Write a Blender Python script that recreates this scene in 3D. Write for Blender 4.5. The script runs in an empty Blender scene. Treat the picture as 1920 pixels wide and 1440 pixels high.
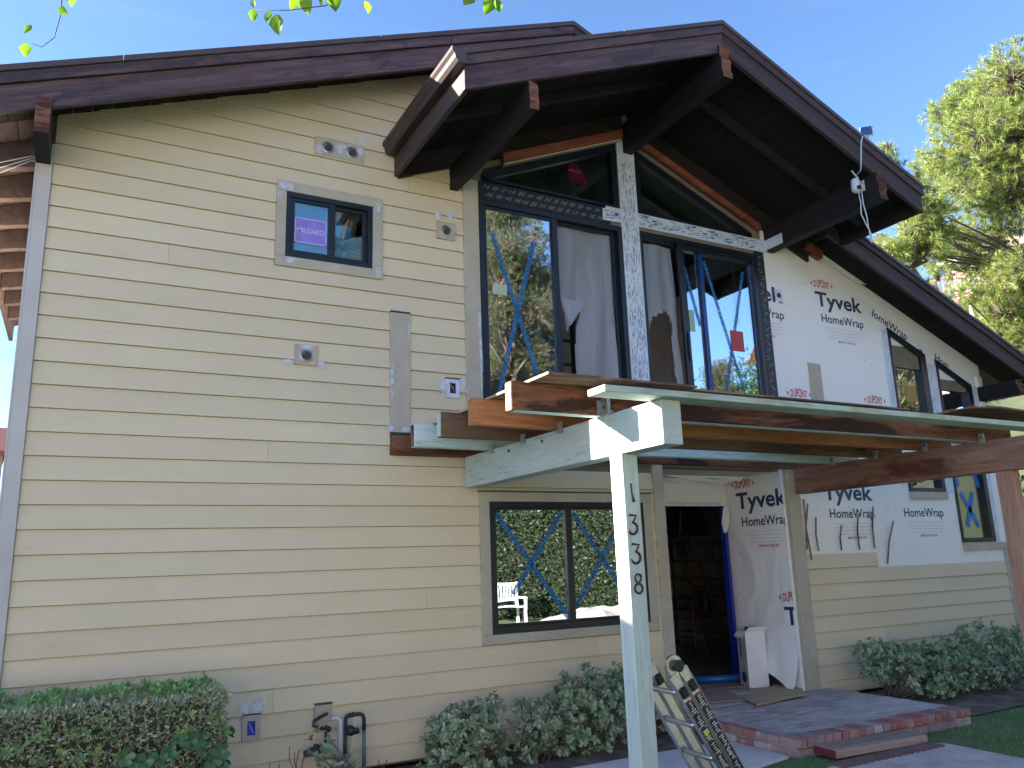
import bpy, bmesh, math, random
import numpy as np
from mathutils import Vector, Matrix, noise
random.seed(7)
rng = np.random.default_rng(7)
SC = bpy.context.scene
COL = SC.collection
R = math.radians

# ------------------------------------------------------------------ camera
cam_d = bpy.data.cameras.new("camera")
cam_d.sensor_width = 36.0
cam_d.lens = 36.0 * 1495.0 / 1920.0
cam_d.clip_start = 0.05
cam_d.clip_end = 3000
cam = bpy.data.objects.new("camera", cam_d)
COL.objects.link(cam)
cr_ = Vector((0.8805442, -0.4728459, -0.0325358))
cu_ = Vector((-0.0747121, -0.2062628, 0.9756402))
cf_ = Vector((0.4680384, 0.8566635, 0.2169508))
mw = Matrix((( cr_.x, cu_.x, -cf_.x, 0.0), (cr_.y, cu_.y, -cf_.y, -6.72), (cr_.z, cu_.z, -cf_.z, 1.6), (0, 0, 0, 1)))
cam.matrix_world = mw
SC.camera = cam

# ------------------------------------------------------------------ sky and sun
SUN = Vector((-1.0, 0.58, 0.335)).normalized()
w = bpy.data.worlds.new("World")
SC.world = w
w.use_nodes = True
nt = w.node_tree
for n in list(nt.nodes): nt.nodes.remove(n)
sky = nt.nodes.new("ShaderNodeTexSky")
sky.sky_type = 'NISHITA'
sky.sun_disc = False
sky.sun_elevation = math.asin(SUN.z)
sky.sun_rotation = math.atan2(SUN.x, SUN.y)
sky.altitude = 0
sky.air_density = 0.75
sky.dust_density = 0.3
sky.ozone_density = 3.5
bg = nt.nodes.new("ShaderNodeBackground")
bg.inputs['Strength'].default_value = 0.064
wo = nt.nodes.new("ShaderNodeOutputWorld")
tcw = nt.nodes.new("ShaderNodeTexCoord"); mpw = nt.nodes.new("ShaderNodeMapping"); mpw.inputs['Scale'].default_value = (1.0, 1.6, 5.0); mpw.inputs['Rotation'].default_value = (0.25, 0.1, 0.4)
nzw = nt.nodes.new("ShaderNodeTexNoise"); nzw.inputs['Scale'].default_value = 1.8; nzw.inputs['Detail'].default_value = 7; nzw.inputs['Roughness'].default_value = 0.62; nzw.inputs['Distortion'].default_value = 0.8
crw = nt.nodes.new("ShaderNodeValToRGB"); crw.color_ramp.elements[0].position = 0.52; crw.color_ramp.elements[0].color = (0, 0, 0, 1); crw.color_ramp.elements[1].position = 0.85; crw.color_ramp.elements[1].color = (0.13, 0.13, 0.13, 1)
nt.links.new(tcw.outputs['Generated'], mpw.inputs[0]); nt.links.new(mpw.outputs[0], nzw.inputs['Vector']); nt.links.new(nzw.outputs[0], crw.inputs[0])
mxw = nt.nodes.new("ShaderNodeMix"); mxw.data_type = 'RGBA'; mxw.inputs[7].default_value = (2.1, 2.3, 2.6, 1)      # thin high cloud
nt.links.new(crw.outputs[0], mxw.inputs[0]); nt.links.new(sky.outputs[0], mxw.inputs[6]); nt.links.new(mxw.outputs[2], bg.inputs[0])
nt.links.new(bg.outputs[0], wo.inputs[0])
sd = bpy.data.lights.new("sun", 'SUN')
sd.energy = 5.0
sd.angle = R(0.5)
sd.color = (1.0, 0.93, 0.82)
sun = bpy.data.objects.new("sun", sd)
COL.objects.link(sun)
sun.rotation_euler = SUN.to_track_quat('Z', 'Y').to_euler()
sun.location = SUN * 40
SC.view_settings.view_transform = 'Standard'
SC.view_settings.look = 'None'
SC.view_settings.exposure = 2.95
SC.view_settings.gamma = 1.0
SC.view_settings.use_curve_mapping = False
SC.cycles.max_bounces = 7
SC.cycles.diffuse_bounces = 4
SC.cycles.glossy_bounces = 4
SC.cycles.transparent_max_bounces = 12
SC.cycles.transmission_bounces = 4
SC.cycles.caustics_reflective = False
SC.cycles.caustics_refractive = False

# ------------------------------------------------------------------ helpers
class MB:
    """collects faces in world coordinates and links them as one mesh object"""
    def __init__(s):
        s.v = []; s.f = []; s.m = []
    def add(s, vs, fs, mi=0):
        b = len(s.v)
        s.v += [tuple(p) for p in vs]
        s.f += [tuple(b + i for i in f) for f in fs]
        s.m += [mi] * len(fs)
        return s
    def box(s, x0, x1, y0, y1, z0, z1, mi=0, front=None, left=None):
        b = len(s.v)
        s.v += [(x, y, z) for z in (z0, z1) for y in (y0, y1) for x in (x0, x1)]
        fs = [(0, 2, 3, 1), (4, 5, 7, 6), (0, 1, 5, 4), (2, 6, 7, 3), (0, 4, 6, 2), (1, 3, 7, 5)]
        s.f += [tuple(b + i for i in f) for f in fs]
        mm = [mi] * 6
        if front is not None: mm[2] = front
        if left is not None: mm[4] = left
        s.m += mm
        return s
    def prism(s, poly, a, b, axis='y', mi=0, cap=None, cap2=None):
        """poly: 2-D points; axis y -> poly in (x,z); axis x -> (y,z); axis z -> (x,y)"""
        n = len(poly)
        def p3(p, t):
            if axis == 'y': return (p[0], t, p[1])
            if axis == 'x': return (t, p[0], p[1])
            return (p[0], p[1], t)
        b0 = len(s.v)
        s.v += [p3(p, a) for p in poly] + [p3(p, b) for p in poly]
        s.f.append(tuple(b0 + i for i in range(n))); s.m.append(mi if cap is None else cap)
        s.f.append(tuple(b0 + n + i for i in reversed(range(n)))); s.m.append(mi if cap2 is None else cap2)
        for i in range(n):
            j = (i + 1) % n
            s.f.append((b0 + i, b0 + n + i, b0 + n + j, b0 + j)); s.m.append(mi)
        return s
    def tube(s, pts, r, seg=8, mi=0, caps=True):
        pts = [Vector(p) for p in pts]
        rs = r if isinstance(r, (list, tuple)) else [r] * len(pts)
        b = len(s.v); n = len(pts)
        up = None
        for i, p in enumerate(pts):
            d = (pts[min(i + 1, n - 1)] - pts[max(i - 1, 0)])
            if d.length < 1e-9: d = Vector((0, 0, 1))
            d.normalize()
            if up is None:
                up = Vector((0, 0, 1)) if abs(d.z) < 0.9 else Vector((1, 0, 0))
            u = (up - d * up.dot(d))
            if u.length < 1e-5: u = d.orthogonal()
            u.normalize(); up = u
            v_ = d.cross(u)
            for k in range(seg):
                a = 2 * math.pi * k / seg
                s.v.append(tuple(p + (u * math.cos(a) + v_ * math.sin(a)) * rs[i]))
        for i in range(n - 1):
            for k in range(seg):
                k2 = (k + 1) % seg
                s.f.append((b + i * seg + k, b + i * seg + k2, b + (i + 1) * seg + k2, b + (i + 1) * seg + k)); s.m.append(mi)
        if caps:
            s.f.append(tuple(b + k for k in reversed(range(seg)))); s.m.append(mi)
            s.f.append(tuple(b + (n - 1) * seg + k for k in range(seg))); s.m.append(mi)
        return s
    def bar(s, a, b, w_, h_, side=(0, 0, 1), mi=0, capmi=None):
        """square section bar from a to b; w_ across, h_ along side"""
        a = Vector(a); b = Vector(b); d = (b - a).normalized()
        sd_ = Vector(side); sd_ = (sd_ - d * sd_.dot(d)).normalized()
        t = d.cross(sd_)
        vs = []
        for p in (a, b):
            for (i, j) in ((-1, -1), (1, -1), (1, 1), (-1, 1)):
                vs.append(p + t * (i * w_ / 2) + sd_ * (j * h_ / 2))
        fs = [(0, 1, 2, 3), (7, 6, 5, 4)] + [(i, i + 4, (i + 1) % 4 + 4, (i + 1) % 4) for i in range(4)]
        b0 = len(s.v)
        s.v += [tuple(p) for p in vs]
        s.f += [tuple(b0 + i for i in f) for f in fs]
        s.m += [mi if capmi is None else capmi] * 2 + [mi] * 4
        return s
    def disc(s, c, nrm, r, seg=20, depth=0.0, mi=0, r2=None):
        """short cylinder centred c along nrm; depth thickness"""
        n = Vector(nrm).normalized()
        s.tube([Vector(c) - n * depth / 2, Vector(c) + n * depth / 2], [r, r if r2 is None else r2], seg, mi)
        return s
    def text(s, string, width, height, place, mi=0, clip=None, bold=0.0):
        vs, fs = text_mesh(string, width, height, bold, clip)
        return s.add([place(x, y) for x, y in vs], fs, mi)
    def build(s, name, mats, parent=None, bevel=0, smooth=False, kind=None, label=None):
        me = bpy.data.meshes.new(name)
        off = Vector(parent_world(parent))
        me.from_pydata([(x - off.x, y - off.y, z - off.z) for x, y, z in s.v], [], s.f)
        mats = mats if isinstance(mats, (list, tuple)) else [mats]
        for m in mats: me.materials.append(m)
        if len(mats) > 1: me.polygons.foreach_set('material_index', s.m)
        bm = bmesh.new(); bm.from_mesh(me)
        bmesh.ops.recalc_face_normals(bm, faces=bm.faces)
        if bevel:
            bmesh.ops.bevel(bm, geom=[e for e in bm.edges if e.is_manifold and e.calc_face_angle(0) > 0.5], offset=bevel, segments=1, affect='EDGES')
        bm.to_mesh(me); bm.free()
        if smooth: me.polygons.foreach_set('use_smooth', [True] * len(me.polygons))
        me.update()
        o = bpy.data.objects.new(name, me)
        COL.objects.link(o)
        if parent: o.parent = parent
        if kind: o['kind'] = kind
        if label: o['label'] = label
        return o

def parent_world(p):
    x = Vector((0, 0, 0))
    while p is not None:
        x += p.location; p = p.parent
    return x

_tc = {}
def text_mesh(string, width, height, bold=0.0, clip=None):
    """flat glyph mesh fitted to width x height (cap height)"""
    key = (string, bold)
    if key not in _tc:
        cu = bpy.data.curves.new("lettering", 'FONT')
        cu.body = string; cu.size = 1.0; cu.resolution_u = 3; cu.offset = bold
        ob = bpy.data.objects.new("lettering", cu); COL.objects.link(ob)
        dg = bpy.context.evaluated_depsgraph_get()
        me = bpy.data.meshes.new_from_object(ob.evaluated_get(dg))
        vs = [(v.co.x, v.co.y) for v in me.vertices]; fs = [tuple(p.vertices) for p in me.polygons]
        bpy.data.objects.remove(ob); bpy.data.curves.remove(cu); bpy.data.meshes.remove(me)
        _tc[key] = (vs, fs)
    vs, fs = _tc[key]
    x0 = min(v[0] for v in vs); x1 = max(v[0] for v in vs)
    cap = 0.73
    vs = [((x - x0) * width / (x1 - x0), y * height / cap) for x, y in vs]
    if clip is not None:
        bm = bmesh.new()
        bv = [bm.verts.new((x, y, 0)) for x, y in vs]
        for f in fs:
            try: bm.faces.new([bv[i] for i in f])
            except ValueError: pass
        for co, no in clip:
            bmesh.ops.bisect_plane(bm, geom=bm.verts[:] + bm.edges[:] + bm.faces[:], plane_co=(co[0], co[1], 0), plane_no=(no[0], no[1], 0), clear_outer=True)
        bm.verts.index_update()
        vs = [(v.co.x, v.co.y) for v in bm.verts]; fs = [tuple(v.index for v in f.verts) for f in bm.faces]
        bm.free()
    return vs, fs

def empty(name, loc=(0, 0, 0), label=None, cat=None, group=None):
    o = bpy.data.objects.new(name, None); o.location = loc; o.empty_display_size = 0.2
    COL.objects.link(o)
    return tag(o, label, cat, group)
def tag(o, label=None, cat=None, group=None, kind=None):
    if label: o['label'] = label
    if cat: o['category'] = cat
    if group: o['group'] = group
    if kind: o['kind'] = kind
    return o
def copy_tree(o, parent=None):
    c = o.copy(); COL.objects.link(c); c.parent = parent
    for ch in list(o.children): copy_tree(ch, c)
    return c

# ------------------------------------------------------------------ materials
def new_mat(name):
    m = bpy.data.materials.new(name); m.use_nodes = True
    t = m.node_tree
    for n in list(t.nodes): t.nodes.remove(n)
    out = t.nodes.new("ShaderNodeOutputMaterial")
    b = t.nodes.new("ShaderNodeBsdfPrincipled")
    t.links.new(b.outputs[0], out.inputs[0])
    return m, t, b, out
def ramp(t, stops):
    r = t.nodes.new("ShaderNodeValToRGB")
    e = r.color_ramp.elements
    e[0].position, e[0].color = stops[0][0], (*stops[0][1], 1)
    e[1].position, e[1].color = stops[-1][0], (*stops[-1][1], 1)
    for p, c in stops[1:-1]:
        k = e.new(p); k.color = (*c, 1)
    return r
def noise_n(t, vec, scale, detail=4, rough=0.55, dist=0.0):
    n = t.nodes.new("ShaderNodeTexNoise")
    n.inputs['Scale'].default_value = scale; n.inputs['Detail'].default_value = detail
    n.inputs['Roughness'].default_value = rough; n.inputs['Distortion'].default_value = dist
    if vec is not None: t.links.new(vec, n.inputs['Vector'])
    return n
def bump_n(t, b, h, strength, dist):
    n = t.nodes.new("ShaderNodeBump"); n.inputs['Strength'].default_value = strength; n.inputs['Distance'].default_value = dist
    t.links.new(h, n.inputs['Height']); t.links.new(n.outputs[0], b.inputs['Normal'])
    return n
def mixc(t, fac, a, b_, mode='MIX'):
    n = t.nodes.new("ShaderNodeMix"); n.data_type = 'RGBA'; n.blend_type = mode
    if isinstance(fac, float): n.inputs[0].default_value = fac
    else: t.links.new(fac, n.inputs[0])
    for i, v in ((6, a), (7, b_)):
        if isinstance(v, tuple): n.inputs[i].default_value = (*v, 1)
        else: t.links.new(v, n.inputs[i])
    return n.outputs[2]
def coord(t, mapping=None, rot=None, rnd=True):
    tc = t.nodes.new("ShaderNodeTexCoord")
    v = tc.outputs['Object']
    if rnd:
        oi = t.nodes.new("ShaderNodeObjectInfo")
        ma = t.nodes.new("ShaderNodeVectorMath"); ma.operation = 'MULTIPLY_ADD'
        cv = t.nodes.new("ShaderNodeCombineXYZ")
        for i in range(3): t.links.new(oi.outputs['Random'], cv.inputs[i])
        t.links.new(cv.outputs[0], ma.inputs[0]); ma.inputs[1].default_value = (13.1, 7.7, 5.3)
        t.links.new(v, ma.inputs[2]); v = ma.outputs[0]
    if mapping:
        if rot:
            m0 = t.nodes.new("ShaderNodeMapping"); m0.inputs['Rotation'].default_value = rot
            t.links.new(v, m0.inputs[0]); v = m0.outputs[0]
        mp = t.nodes.new("ShaderNodeMapping"); mp.inputs['Scale'].default_value = mapping
        t.links.new(v, mp.inputs[0]); v = mp.outputs[0]
    return v
def plain(name, col, rough=0.6, metal=0.0, var=0.12, scale=6.0, bump=0.0, bscale=60, spec=0.5, trans=0):
    m, t, b, out = new_mat(name)
    v = coord(t)
    n = noise_n(t, v, scale, 5)
    c1 = tuple(max(0, c * (1 - var)) for c in col); c2 = tuple(min(1, c * (1 + var)) for c in col)
    r = ramp(t, [(0.3, c1), (0.7, c2)])
    t.links.new(n.outputs[0], r.inputs[0]); t.links.new(r.outputs[0], b.inputs['Base Color'])
    b.inputs['Roughness'].default_value = rough; b.inputs['Metallic'].default_value = metal
    b.inputs['Specular IOR Level'].default_value = spec
    if bump: bump_n(t, b, noise_n(t, v, bscale, 4).outputs[0], bump, 0.01)
    return m
def wood(name, cols, axis='x', rot=None, rough=0.75, bump=0.5, fine=16.0, patch=None, patch_col=None, ring=1.0):
    """grain runs along axis; optional weather patches"""
    m, t, b, out = new_mat(name)
    s = {'x': (0.9, fine, fine), 'y': (fine, 0.9, fine), 'z': (fine, fine, 0.9)}[axis]
    v = coord(t, s, rot)
    n = noise_n(t, v, 1.0, 8, 0.62, 0.6)
    n2 = noise_n(t, v, 5.0, 3, 0.6)
    k = len(cols)
    r = ramp(t, [(0.25 + 0.5 * i / (k - 1), c) for i, c in enumerate(cols)])
    t.links.new(n.outputs[0], r.inputs[0])
    dk = ramp(t, [(0.30, (0.55, 0.55, 0.55)), (0.48, (1, 1, 1))]); t.links.new(n2.outputs[0], dk.inputs[0])
    c = mixc(t, 0.7, r.outputs[0], dk.outputs[0], 'MULTIPLY')
    if patch:
        s2 = {'x': (0.5, 2.2, 2.2), 'y': (2.2, 0.5, 2.2), 'z': (2.2, 2.2, 0.5)}[axis]
        v2 = coord(t, s2, rot)
        pn = noise_n(t, v2, patch, 6, 0.7, 0.4)
        pr = ramp(t, [(0.50, (0, 0, 0)), (0.58, (1, 1, 1))]); t.links.new(pn.outputs[0], pr.inputs[0])
        c = mixc(t, pr.outputs[0], c, patch_col)
    oi = t.nodes.new("ShaderNodeObjectInfo")
    hs = t.nodes.new("ShaderNodeHueSaturation")
    mr = t.nodes.new("ShaderNodeMapRange"); mr.inputs[3].default_value = 0.85; mr.inputs[4].default_value = 1.15
    t.links.new(oi.outputs['Random'], mr.inputs[0]); t.links.new(mr.outputs[0], hs.inputs['Value'])
    t.links.new(c, hs.inputs['Color'])
    t.links.new(hs.outputs[0], b.inputs['Base Color'])
    b.inputs['Roughness'].default_value = rough
    b.inputs['Specular IOR Level'].default_value = 0.3
    bump_n(t, b, n.outputs[0], bump, 0.012)
    return m

PAINT = [(0.045, 0.027, 0.031), (0.10, 0.058, 0.066), (0.175, 0.105, 0.118)]
SL = math.atan(0.41)
M = {}
M['fascia_up'] = wood("maroon_paint_rising", PAINT, 'x', (0, SL, 0), 0.6, 0.7, 22, 3.4, (0.05, 0.036, 0.046))
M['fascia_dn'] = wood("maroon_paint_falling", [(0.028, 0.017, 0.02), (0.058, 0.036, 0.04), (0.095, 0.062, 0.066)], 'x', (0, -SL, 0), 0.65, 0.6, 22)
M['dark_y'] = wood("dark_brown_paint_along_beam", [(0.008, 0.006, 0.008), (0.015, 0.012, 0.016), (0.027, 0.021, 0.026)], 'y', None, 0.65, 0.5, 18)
M['dark_x'] = wood("dark_brown_paint_across", [(0.012, 0.008, 0.010), (0.024, 0.017, 0.019), (0.04, 0.028, 0.032)], 'x', None, 0.65, 0.5, 18)
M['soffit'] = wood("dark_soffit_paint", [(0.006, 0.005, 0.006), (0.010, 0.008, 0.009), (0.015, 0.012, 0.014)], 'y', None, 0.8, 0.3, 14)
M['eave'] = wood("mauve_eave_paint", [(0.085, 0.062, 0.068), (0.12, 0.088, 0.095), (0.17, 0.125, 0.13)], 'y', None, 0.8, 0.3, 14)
M['endgrain'] = wood("weathered_end_grain", [(0.10, 0.035, 0.022), (0.22, 0.09, 0.06), (0.33, 0.16, 0.11)], 'x', None, 0.9, 0.9, 9, 3.0, (0.07, 0.03, 0.025))
M['roofing'] = plain("roof_edge_metal", (0.075, 0.048, 0.05), 0.5, 0.0, 0.15, 4)
M['redwood_x'] = wood("raw_redwood_joist", [(0.11, 0.042, 0.022), (0.24, 0.095, 0.05), (0.36, 0.165, 0.09)], 'x', None, 0.8, 0.5, 14, 1.4, (0.045, 0.02, 0.014))
M['fir_x'] = wood("orange_fir_joist", [(0.22, 0.085, 0.035), (0.38, 0.16, 0.07), (0.48, 0.24, 0.12)], 'x', None, 0.8, 0.4, 13)
M['tan_x'] = wood("grey_tan_joist", [(0.11, 0.06, 0.038), (0.20, 0.12, 0.075), (0.30, 0.19, 0.125)], 'x', None, 0.85, 0.4, 13, 1.2, (0.10, 0.055, 0.04))
M['redbeam'] = wood("redwood_beam", [(0.20, 0.095, 0.07), (0.34, 0.18, 0.135), (0.46, 0.28, 0.22)], 'y', None, 0.75, 0.4, 10, 1.0, (0.14, 0.05, 0.04))
M['redpost'] = wood("redwood_post", [(0.30, 0.15, 0.105), (0.45, 0.25, 0.185), (0.56, 0.36, 0.27)], 'z', None, 0.75, 0.4, 9)
def painted(name, axis, col=(0.53, 0.60, 0.58)):
    return wood(name, [tuple(c * 0.86 for c in col), col, tuple(min(1, c * 1.08) for c in col)], axis, None, 0.5, 0.35, 10, 3.4, tuple(c * 0.93 for c in col))
M['mint_y'] = painted("pale_green_paint_beam", 'y')
M['mint_z'] = painted('pale_green_paint_post', 'z')
M['mint_x'] = wood("worn_pale_green_paint", [(0.30, 0.36, 0.33), (0.45, 0.54, 0.50), (0.54, 0.62, 0.58)], 'x', None, 0.6, 0.5, 12, 2.6, (0.36, 0.37, 0.28))
M['ply'] = wood("plywood_brown", [(0.13, 0.075, 0.05), (0.24, 0.15, 0.10), (0.34, 0.23, 0.16)], 'x', None, 0.8, 0.35, 10, 1.2, (0.10, 0.06, 0.045))
M['ply_light'] = wood("plywood_tan", [(0.36, 0.26, 0.15), (0.48, 0.35, 0.21), (0.56, 0.42, 0.27)], 'x', None, 0.75, 0.2, 8)
M['ply_dusty'] = wood("plywood_dusty", [(0.32, 0.23, 0.20), (0.42, 0.31, 0.27), (0.50, 0.39, 0.35)], 'x', None, 0.85, 0.2, 8)
M['galv'] = plain("galvanised_steel", (0.42, 0.43, 0.45), 0.42, 0.7, 0.2, 20)
M['black_vinyl'] = plain("black_window_frame", (0.010, 0.013, 0.022), 0.35, 0, 0.1, 3)
M['flash'] = plain("dark_flashing_strip", (0.05, 0.045, 0.055), 0.5)

def siding_mat():
    m, t, b, out = new_mat("primed_fibre_cement_siding")
    v = coord(t, (0.5, 1, 1.2)); n = noise_n(t, v, 3.0, 5, 0.6)
    r = ramp(t, [(0.3, (0.67, 0.56, 0.405)), (0.7, (0.715, 0.605, 0.44))]); t.links.new(n.outputs[0], r.inputs[0])
    v2 = coord(t, (1, 1, 2.5)); n2 = noise_n(t, v2, 6.0, 6, 0.75)
    r2 = ramp(t, [(0.60, (1, 1, 1)), (0.72, (0.85, 0.84, 0.84)), (0.8, (0.76, 0.74, 0.73))]); t.links.new(n2.outputs[0], r2.inputs[0])
    c = mixc(t, 0.8, r.outputs[0], r2.outputs[0], 'MULTIPLY')
    oi = t.nodes.new("ShaderNodeObjectInfo"); hs = t.nodes.new("ShaderNodeHueSaturation")
    mr = t.nodes.new("ShaderNodeMapRange"); mr.inputs[3].default_value = 0.955; mr.inputs[4].default_value = 1.035
    t.links.new(oi.outputs['Random'], mr.inputs[0]); t.links.new(mr.outputs[0], hs.inputs['Value']); t.links.new(c, hs.inputs['Color'])
    t.links.new(hs.outputs[0], b.inputs['Base Color'])
    b.inputs['Roughness'].default_value = 0.62
    v3 = coord(t, (0.7, 1, 1)); n3 = noise_n(t, v3, 14, 5)
    bump_n(t, b, n3.outputs[0], 0.12, 0.01)
    return m
M['siding'] = siding_mat()
def trim_mat():
    """grey-brown fibre cement trim with pale caulk rubbed at places"""
    m, t, b, out = new_mat("grey_fibre_cement_trim")
    v = coord(t); n = noise_n(t, v, 5, 6, 0.7)
    r = ramp(t, [(0.3, (0.42, 0.37, 0.30)), (0.62, (0.50, 0.445, 0.37)), (0.70, (0.55, 0.51, 0.47)), (0.78, (0.70, 0.70, 0.74))]); t.links.new(n.outputs[0], r.inputs[0])
    t.links.new(r.outputs[0], b.inputs['Base Color']); b.inputs['Roughness'].default_value = 0.6
    bump_n(t, b, noise_n(t, v, 40, 3).outputs[0], 0.1, 0.01)
    return m
M['trim'] = trim_mat()
M['trim_shade'] = M['trim']
M['corner'] = plain("pale_grey_corner_board", (0.52, 0.49, 0.49), 0.55, 0, 0.08, 3)
def smear_mat():
    m, t, b, out = new_mat("rubbed_white_sealant")
    b.inputs['Base Color'].default_value = (0.78, 0.82, 0.95, 1)
    v = coord(t); n = noise_n(t, v, 14, 5, 0.6)
    tc = t.nodes.new("ShaderNodeTexCoord"); mp = t.nodes.new("ShaderNodeMapping"); mp.inputs['Location'].default_value = (-1, -1, -1); mp.inputs['Scale'].default_value = (2, 2, 2)
    t.links.new(tc.outputs['Generated'], mp.inputs[0]); sx = t.nodes.new("ShaderNodeSeparateXYZ"); t.links.new(mp.outputs[0], sx.inputs[0])
    def mth(op, a, b_=None):
        q = t.nodes.new("ShaderNodeMath"); q.operation = op
        for i, x in enumerate((a, b_)):
            if x is None: continue
            if isinstance(x, (int, float)): q.inputs[i].default_value = x
            else: t.links.new(x, q.inputs[i])
        return q.outputs[0]
    d = mth('ADD', mth('MULTIPLY', sx.outputs[0], sx.outputs[0]), mth('MULTIPLY', sx.outputs[2], sx.outputs[2]))
    f = mth('MULTIPLY', mth('SUBTRACT', 1.0, d), mth('ADD', mth('MULTIPLY', n.outputs[0], 6.0), -1.6))
    f = mth('MINIMUM', mth('MAXIMUM', mth('MULTIPLY', f, 0.42), 0.0), 0.6)
    tr_ = t.nodes.new("ShaderNodeBsdfTransparent"); mx = t.nodes.new("ShaderNodeMixShader"); t.links.new(f, mx.inputs[0]); t.links.new(tr_.outputs[0], mx.inputs[1]); t.links.new(b.outputs[0], mx.inputs[2]); t.links.new(mx.outputs[0], out.inputs[0])
    return m
M['smear'] = smear_mat()
M['caulk'] = plain("pale_blue_white_sealant", (0.62, 0.68, 0.86), 0.5, 0, 0.1, 12)
def wrap_mat():
    m, t, b, out = new_mat("white_house_wrap")
    v = coord(t, rnd=False); n = noise_n(t, v, 3.2, 8, 0.6, 1.2)
    b.inputs['Base Color'].default_value = (0.88, 0.86, 0.87, 1); b.inputs['Roughness'].default_value = 0.42
    n2 = noise_n(t, v, 1.1, 4, 0.5, 2.0)
    ad = t.nodes.new("ShaderNodeMath"); ad.operation = 'ADD'
    t.links.new(n.outputs[0], ad.inputs[0]); t.links.new(n2.outputs[0], ad.inputs[1])
    bump_n(t, b, ad.outputs[0], 0.35, 0.05)
    sp = t.nodes.new("ShaderNodeTexVoronoi"); sp.inputs['Scale'].default_value = 5.5; t.links.new(v, sp.inputs['Vector'])
    rr = ramp(t, [(0.035, (0.12, 0.12, 0.14)), (0.05, (0.88, 0.86, 0.87))]); t.links.new(sp.outputs['Distance'], rr.inputs[0])
    t.links.new(rr.outputs[0], b.inputs['Base Color'])
    return m
M['wrap'] = wrap_mat()
M['ink_blue'] = plain("navy_print", (0.018, 0.035, 0.12), 0.5)
M['ink_red'] = plain("red_print", (0.55, 0.03, 0.06), 0.5)
M['ink_grey'] = plain("grey_print", (0.36, 0.37, 0.42), 0.5)
M['ink_pale'] = plain("pale_print", (0.35, 0.36, 0.40), 0.5)
M['tape_white'] = plain("white_flashing_tape", (0.62, 0.68, 0.80), 0.4, 0, 0.12, 9, 0.2, 30)
M['tape_ink'] = plain("blue_tape_print", (0.07, 0.12, 0.33), 0.5)
M['black_wrap'] = plain("black_flashing_membrane", (0.012, 0.013, 0.018), 0.45, 0, 0.2, 9, 0.2, 40)
M['blue_tape'] = plain("blue_painters_tape", (0.012, 0.16, 0.62), 0.5, 0, 0.2, 20)
def muted_tape():
    m, t, b, out = new_mat("faint_blue_tape"); b.inputs['Base Color'].default_value = (0.03, 0.22, 0.55, 1); b.inputs['Roughness'].default_value = 0.5
    tr_ = t.nodes.new("ShaderNodeBsdfTransparent"); mx = t.nodes.new("ShaderNodeMixShader"); n = noise_n(t, coord(t), 30, 4); r = ramp(t, [(0.35, (0.72, 0.72, 0.72)), (0.65, (0.42, 0.42, 0.42))])
    t.links.new(n.outputs[0], r.inputs[0]); t.links.new(r.outputs[0], mx.inputs[0]); t.links.new(b.outputs[0], mx.inputs[1]); t.links.new(tr_.outputs[0], mx.inputs[2]); t.links.new(mx.outputs[0], out.inputs[0]); return m
M['faint_tape'] = muted_tape()
M['sheathing'] = plain("wall_sheathing", (0.20, 0.16, 0.12), 0.85)
M['interior'] = plain("interior_plaster", (0.66, 0.63, 0.64), 0.8)
M['interior_green'] = plain("interior_green_grey_plaster", (0.40, 0.50, 0.48), 0.85)
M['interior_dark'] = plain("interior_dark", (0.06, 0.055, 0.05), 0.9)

def glass_mat(name, fac, tint=(0.9, 0.95, 1.0)):
    m = bpy.data.materials.new(name); m.use_nodes = True; t = m.node_tree
    for n in list(t.nodes): t.nodes.remove(n)
    out = t.nodes.new("ShaderNodeOutputMaterial"); mx = t.nodes.new("ShaderNodeMixShader")
    g = t.nodes.new("ShaderNodeBsdfGlossy"); g.inputs['Roughness'].default_value = 0.0; g.inputs['Color'].default_value = (*tint, 1)
    tr = t.nodes.new("ShaderNodeBsdfTransparent"); tr.inputs['Color'].default_value = (0.82, 0.86, 0.86, 1)
    lw = t.nodes.new("ShaderNodeLayerWeight"); lw.inputs['Blend'].default_value = 0.35
    mr = t.nodes.new("ShaderNodeMapRange"); mr.inputs[3].default_value = fac; mr.inputs[4].default_value = min(1.0, fac + 0.5)
    v = coord(t, rnd=False); n = noise_n(t, v, 1.6, 2, 0.4)
    bp = t.nodes.new("ShaderNodeBump"); bp.inputs['Strength'].default_value = 0.02; bp.inputs['Distance'].default_value = 0.05
    t.links.new(n.outputs[0], bp.inputs['Height']); t.links.new(bp.outputs[0], g.inputs['Normal'])
    t.links.new(lw.outputs['Fresnel'], mr.inputs[0]); t.links.new(mr.outputs[0], mx.inputs[0])
    t.links.new(tr.outputs[0], mx.inputs[1]); t.links.new(g.outputs[0], mx.inputs[2]); t.links.new(mx.outputs[0], out.inputs[0])
    return m
M['glass'] = glass_mat("window_glass", 0.40)
M['glass_low'] = glass_mat("window_glass_dim", 0.10)
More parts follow.
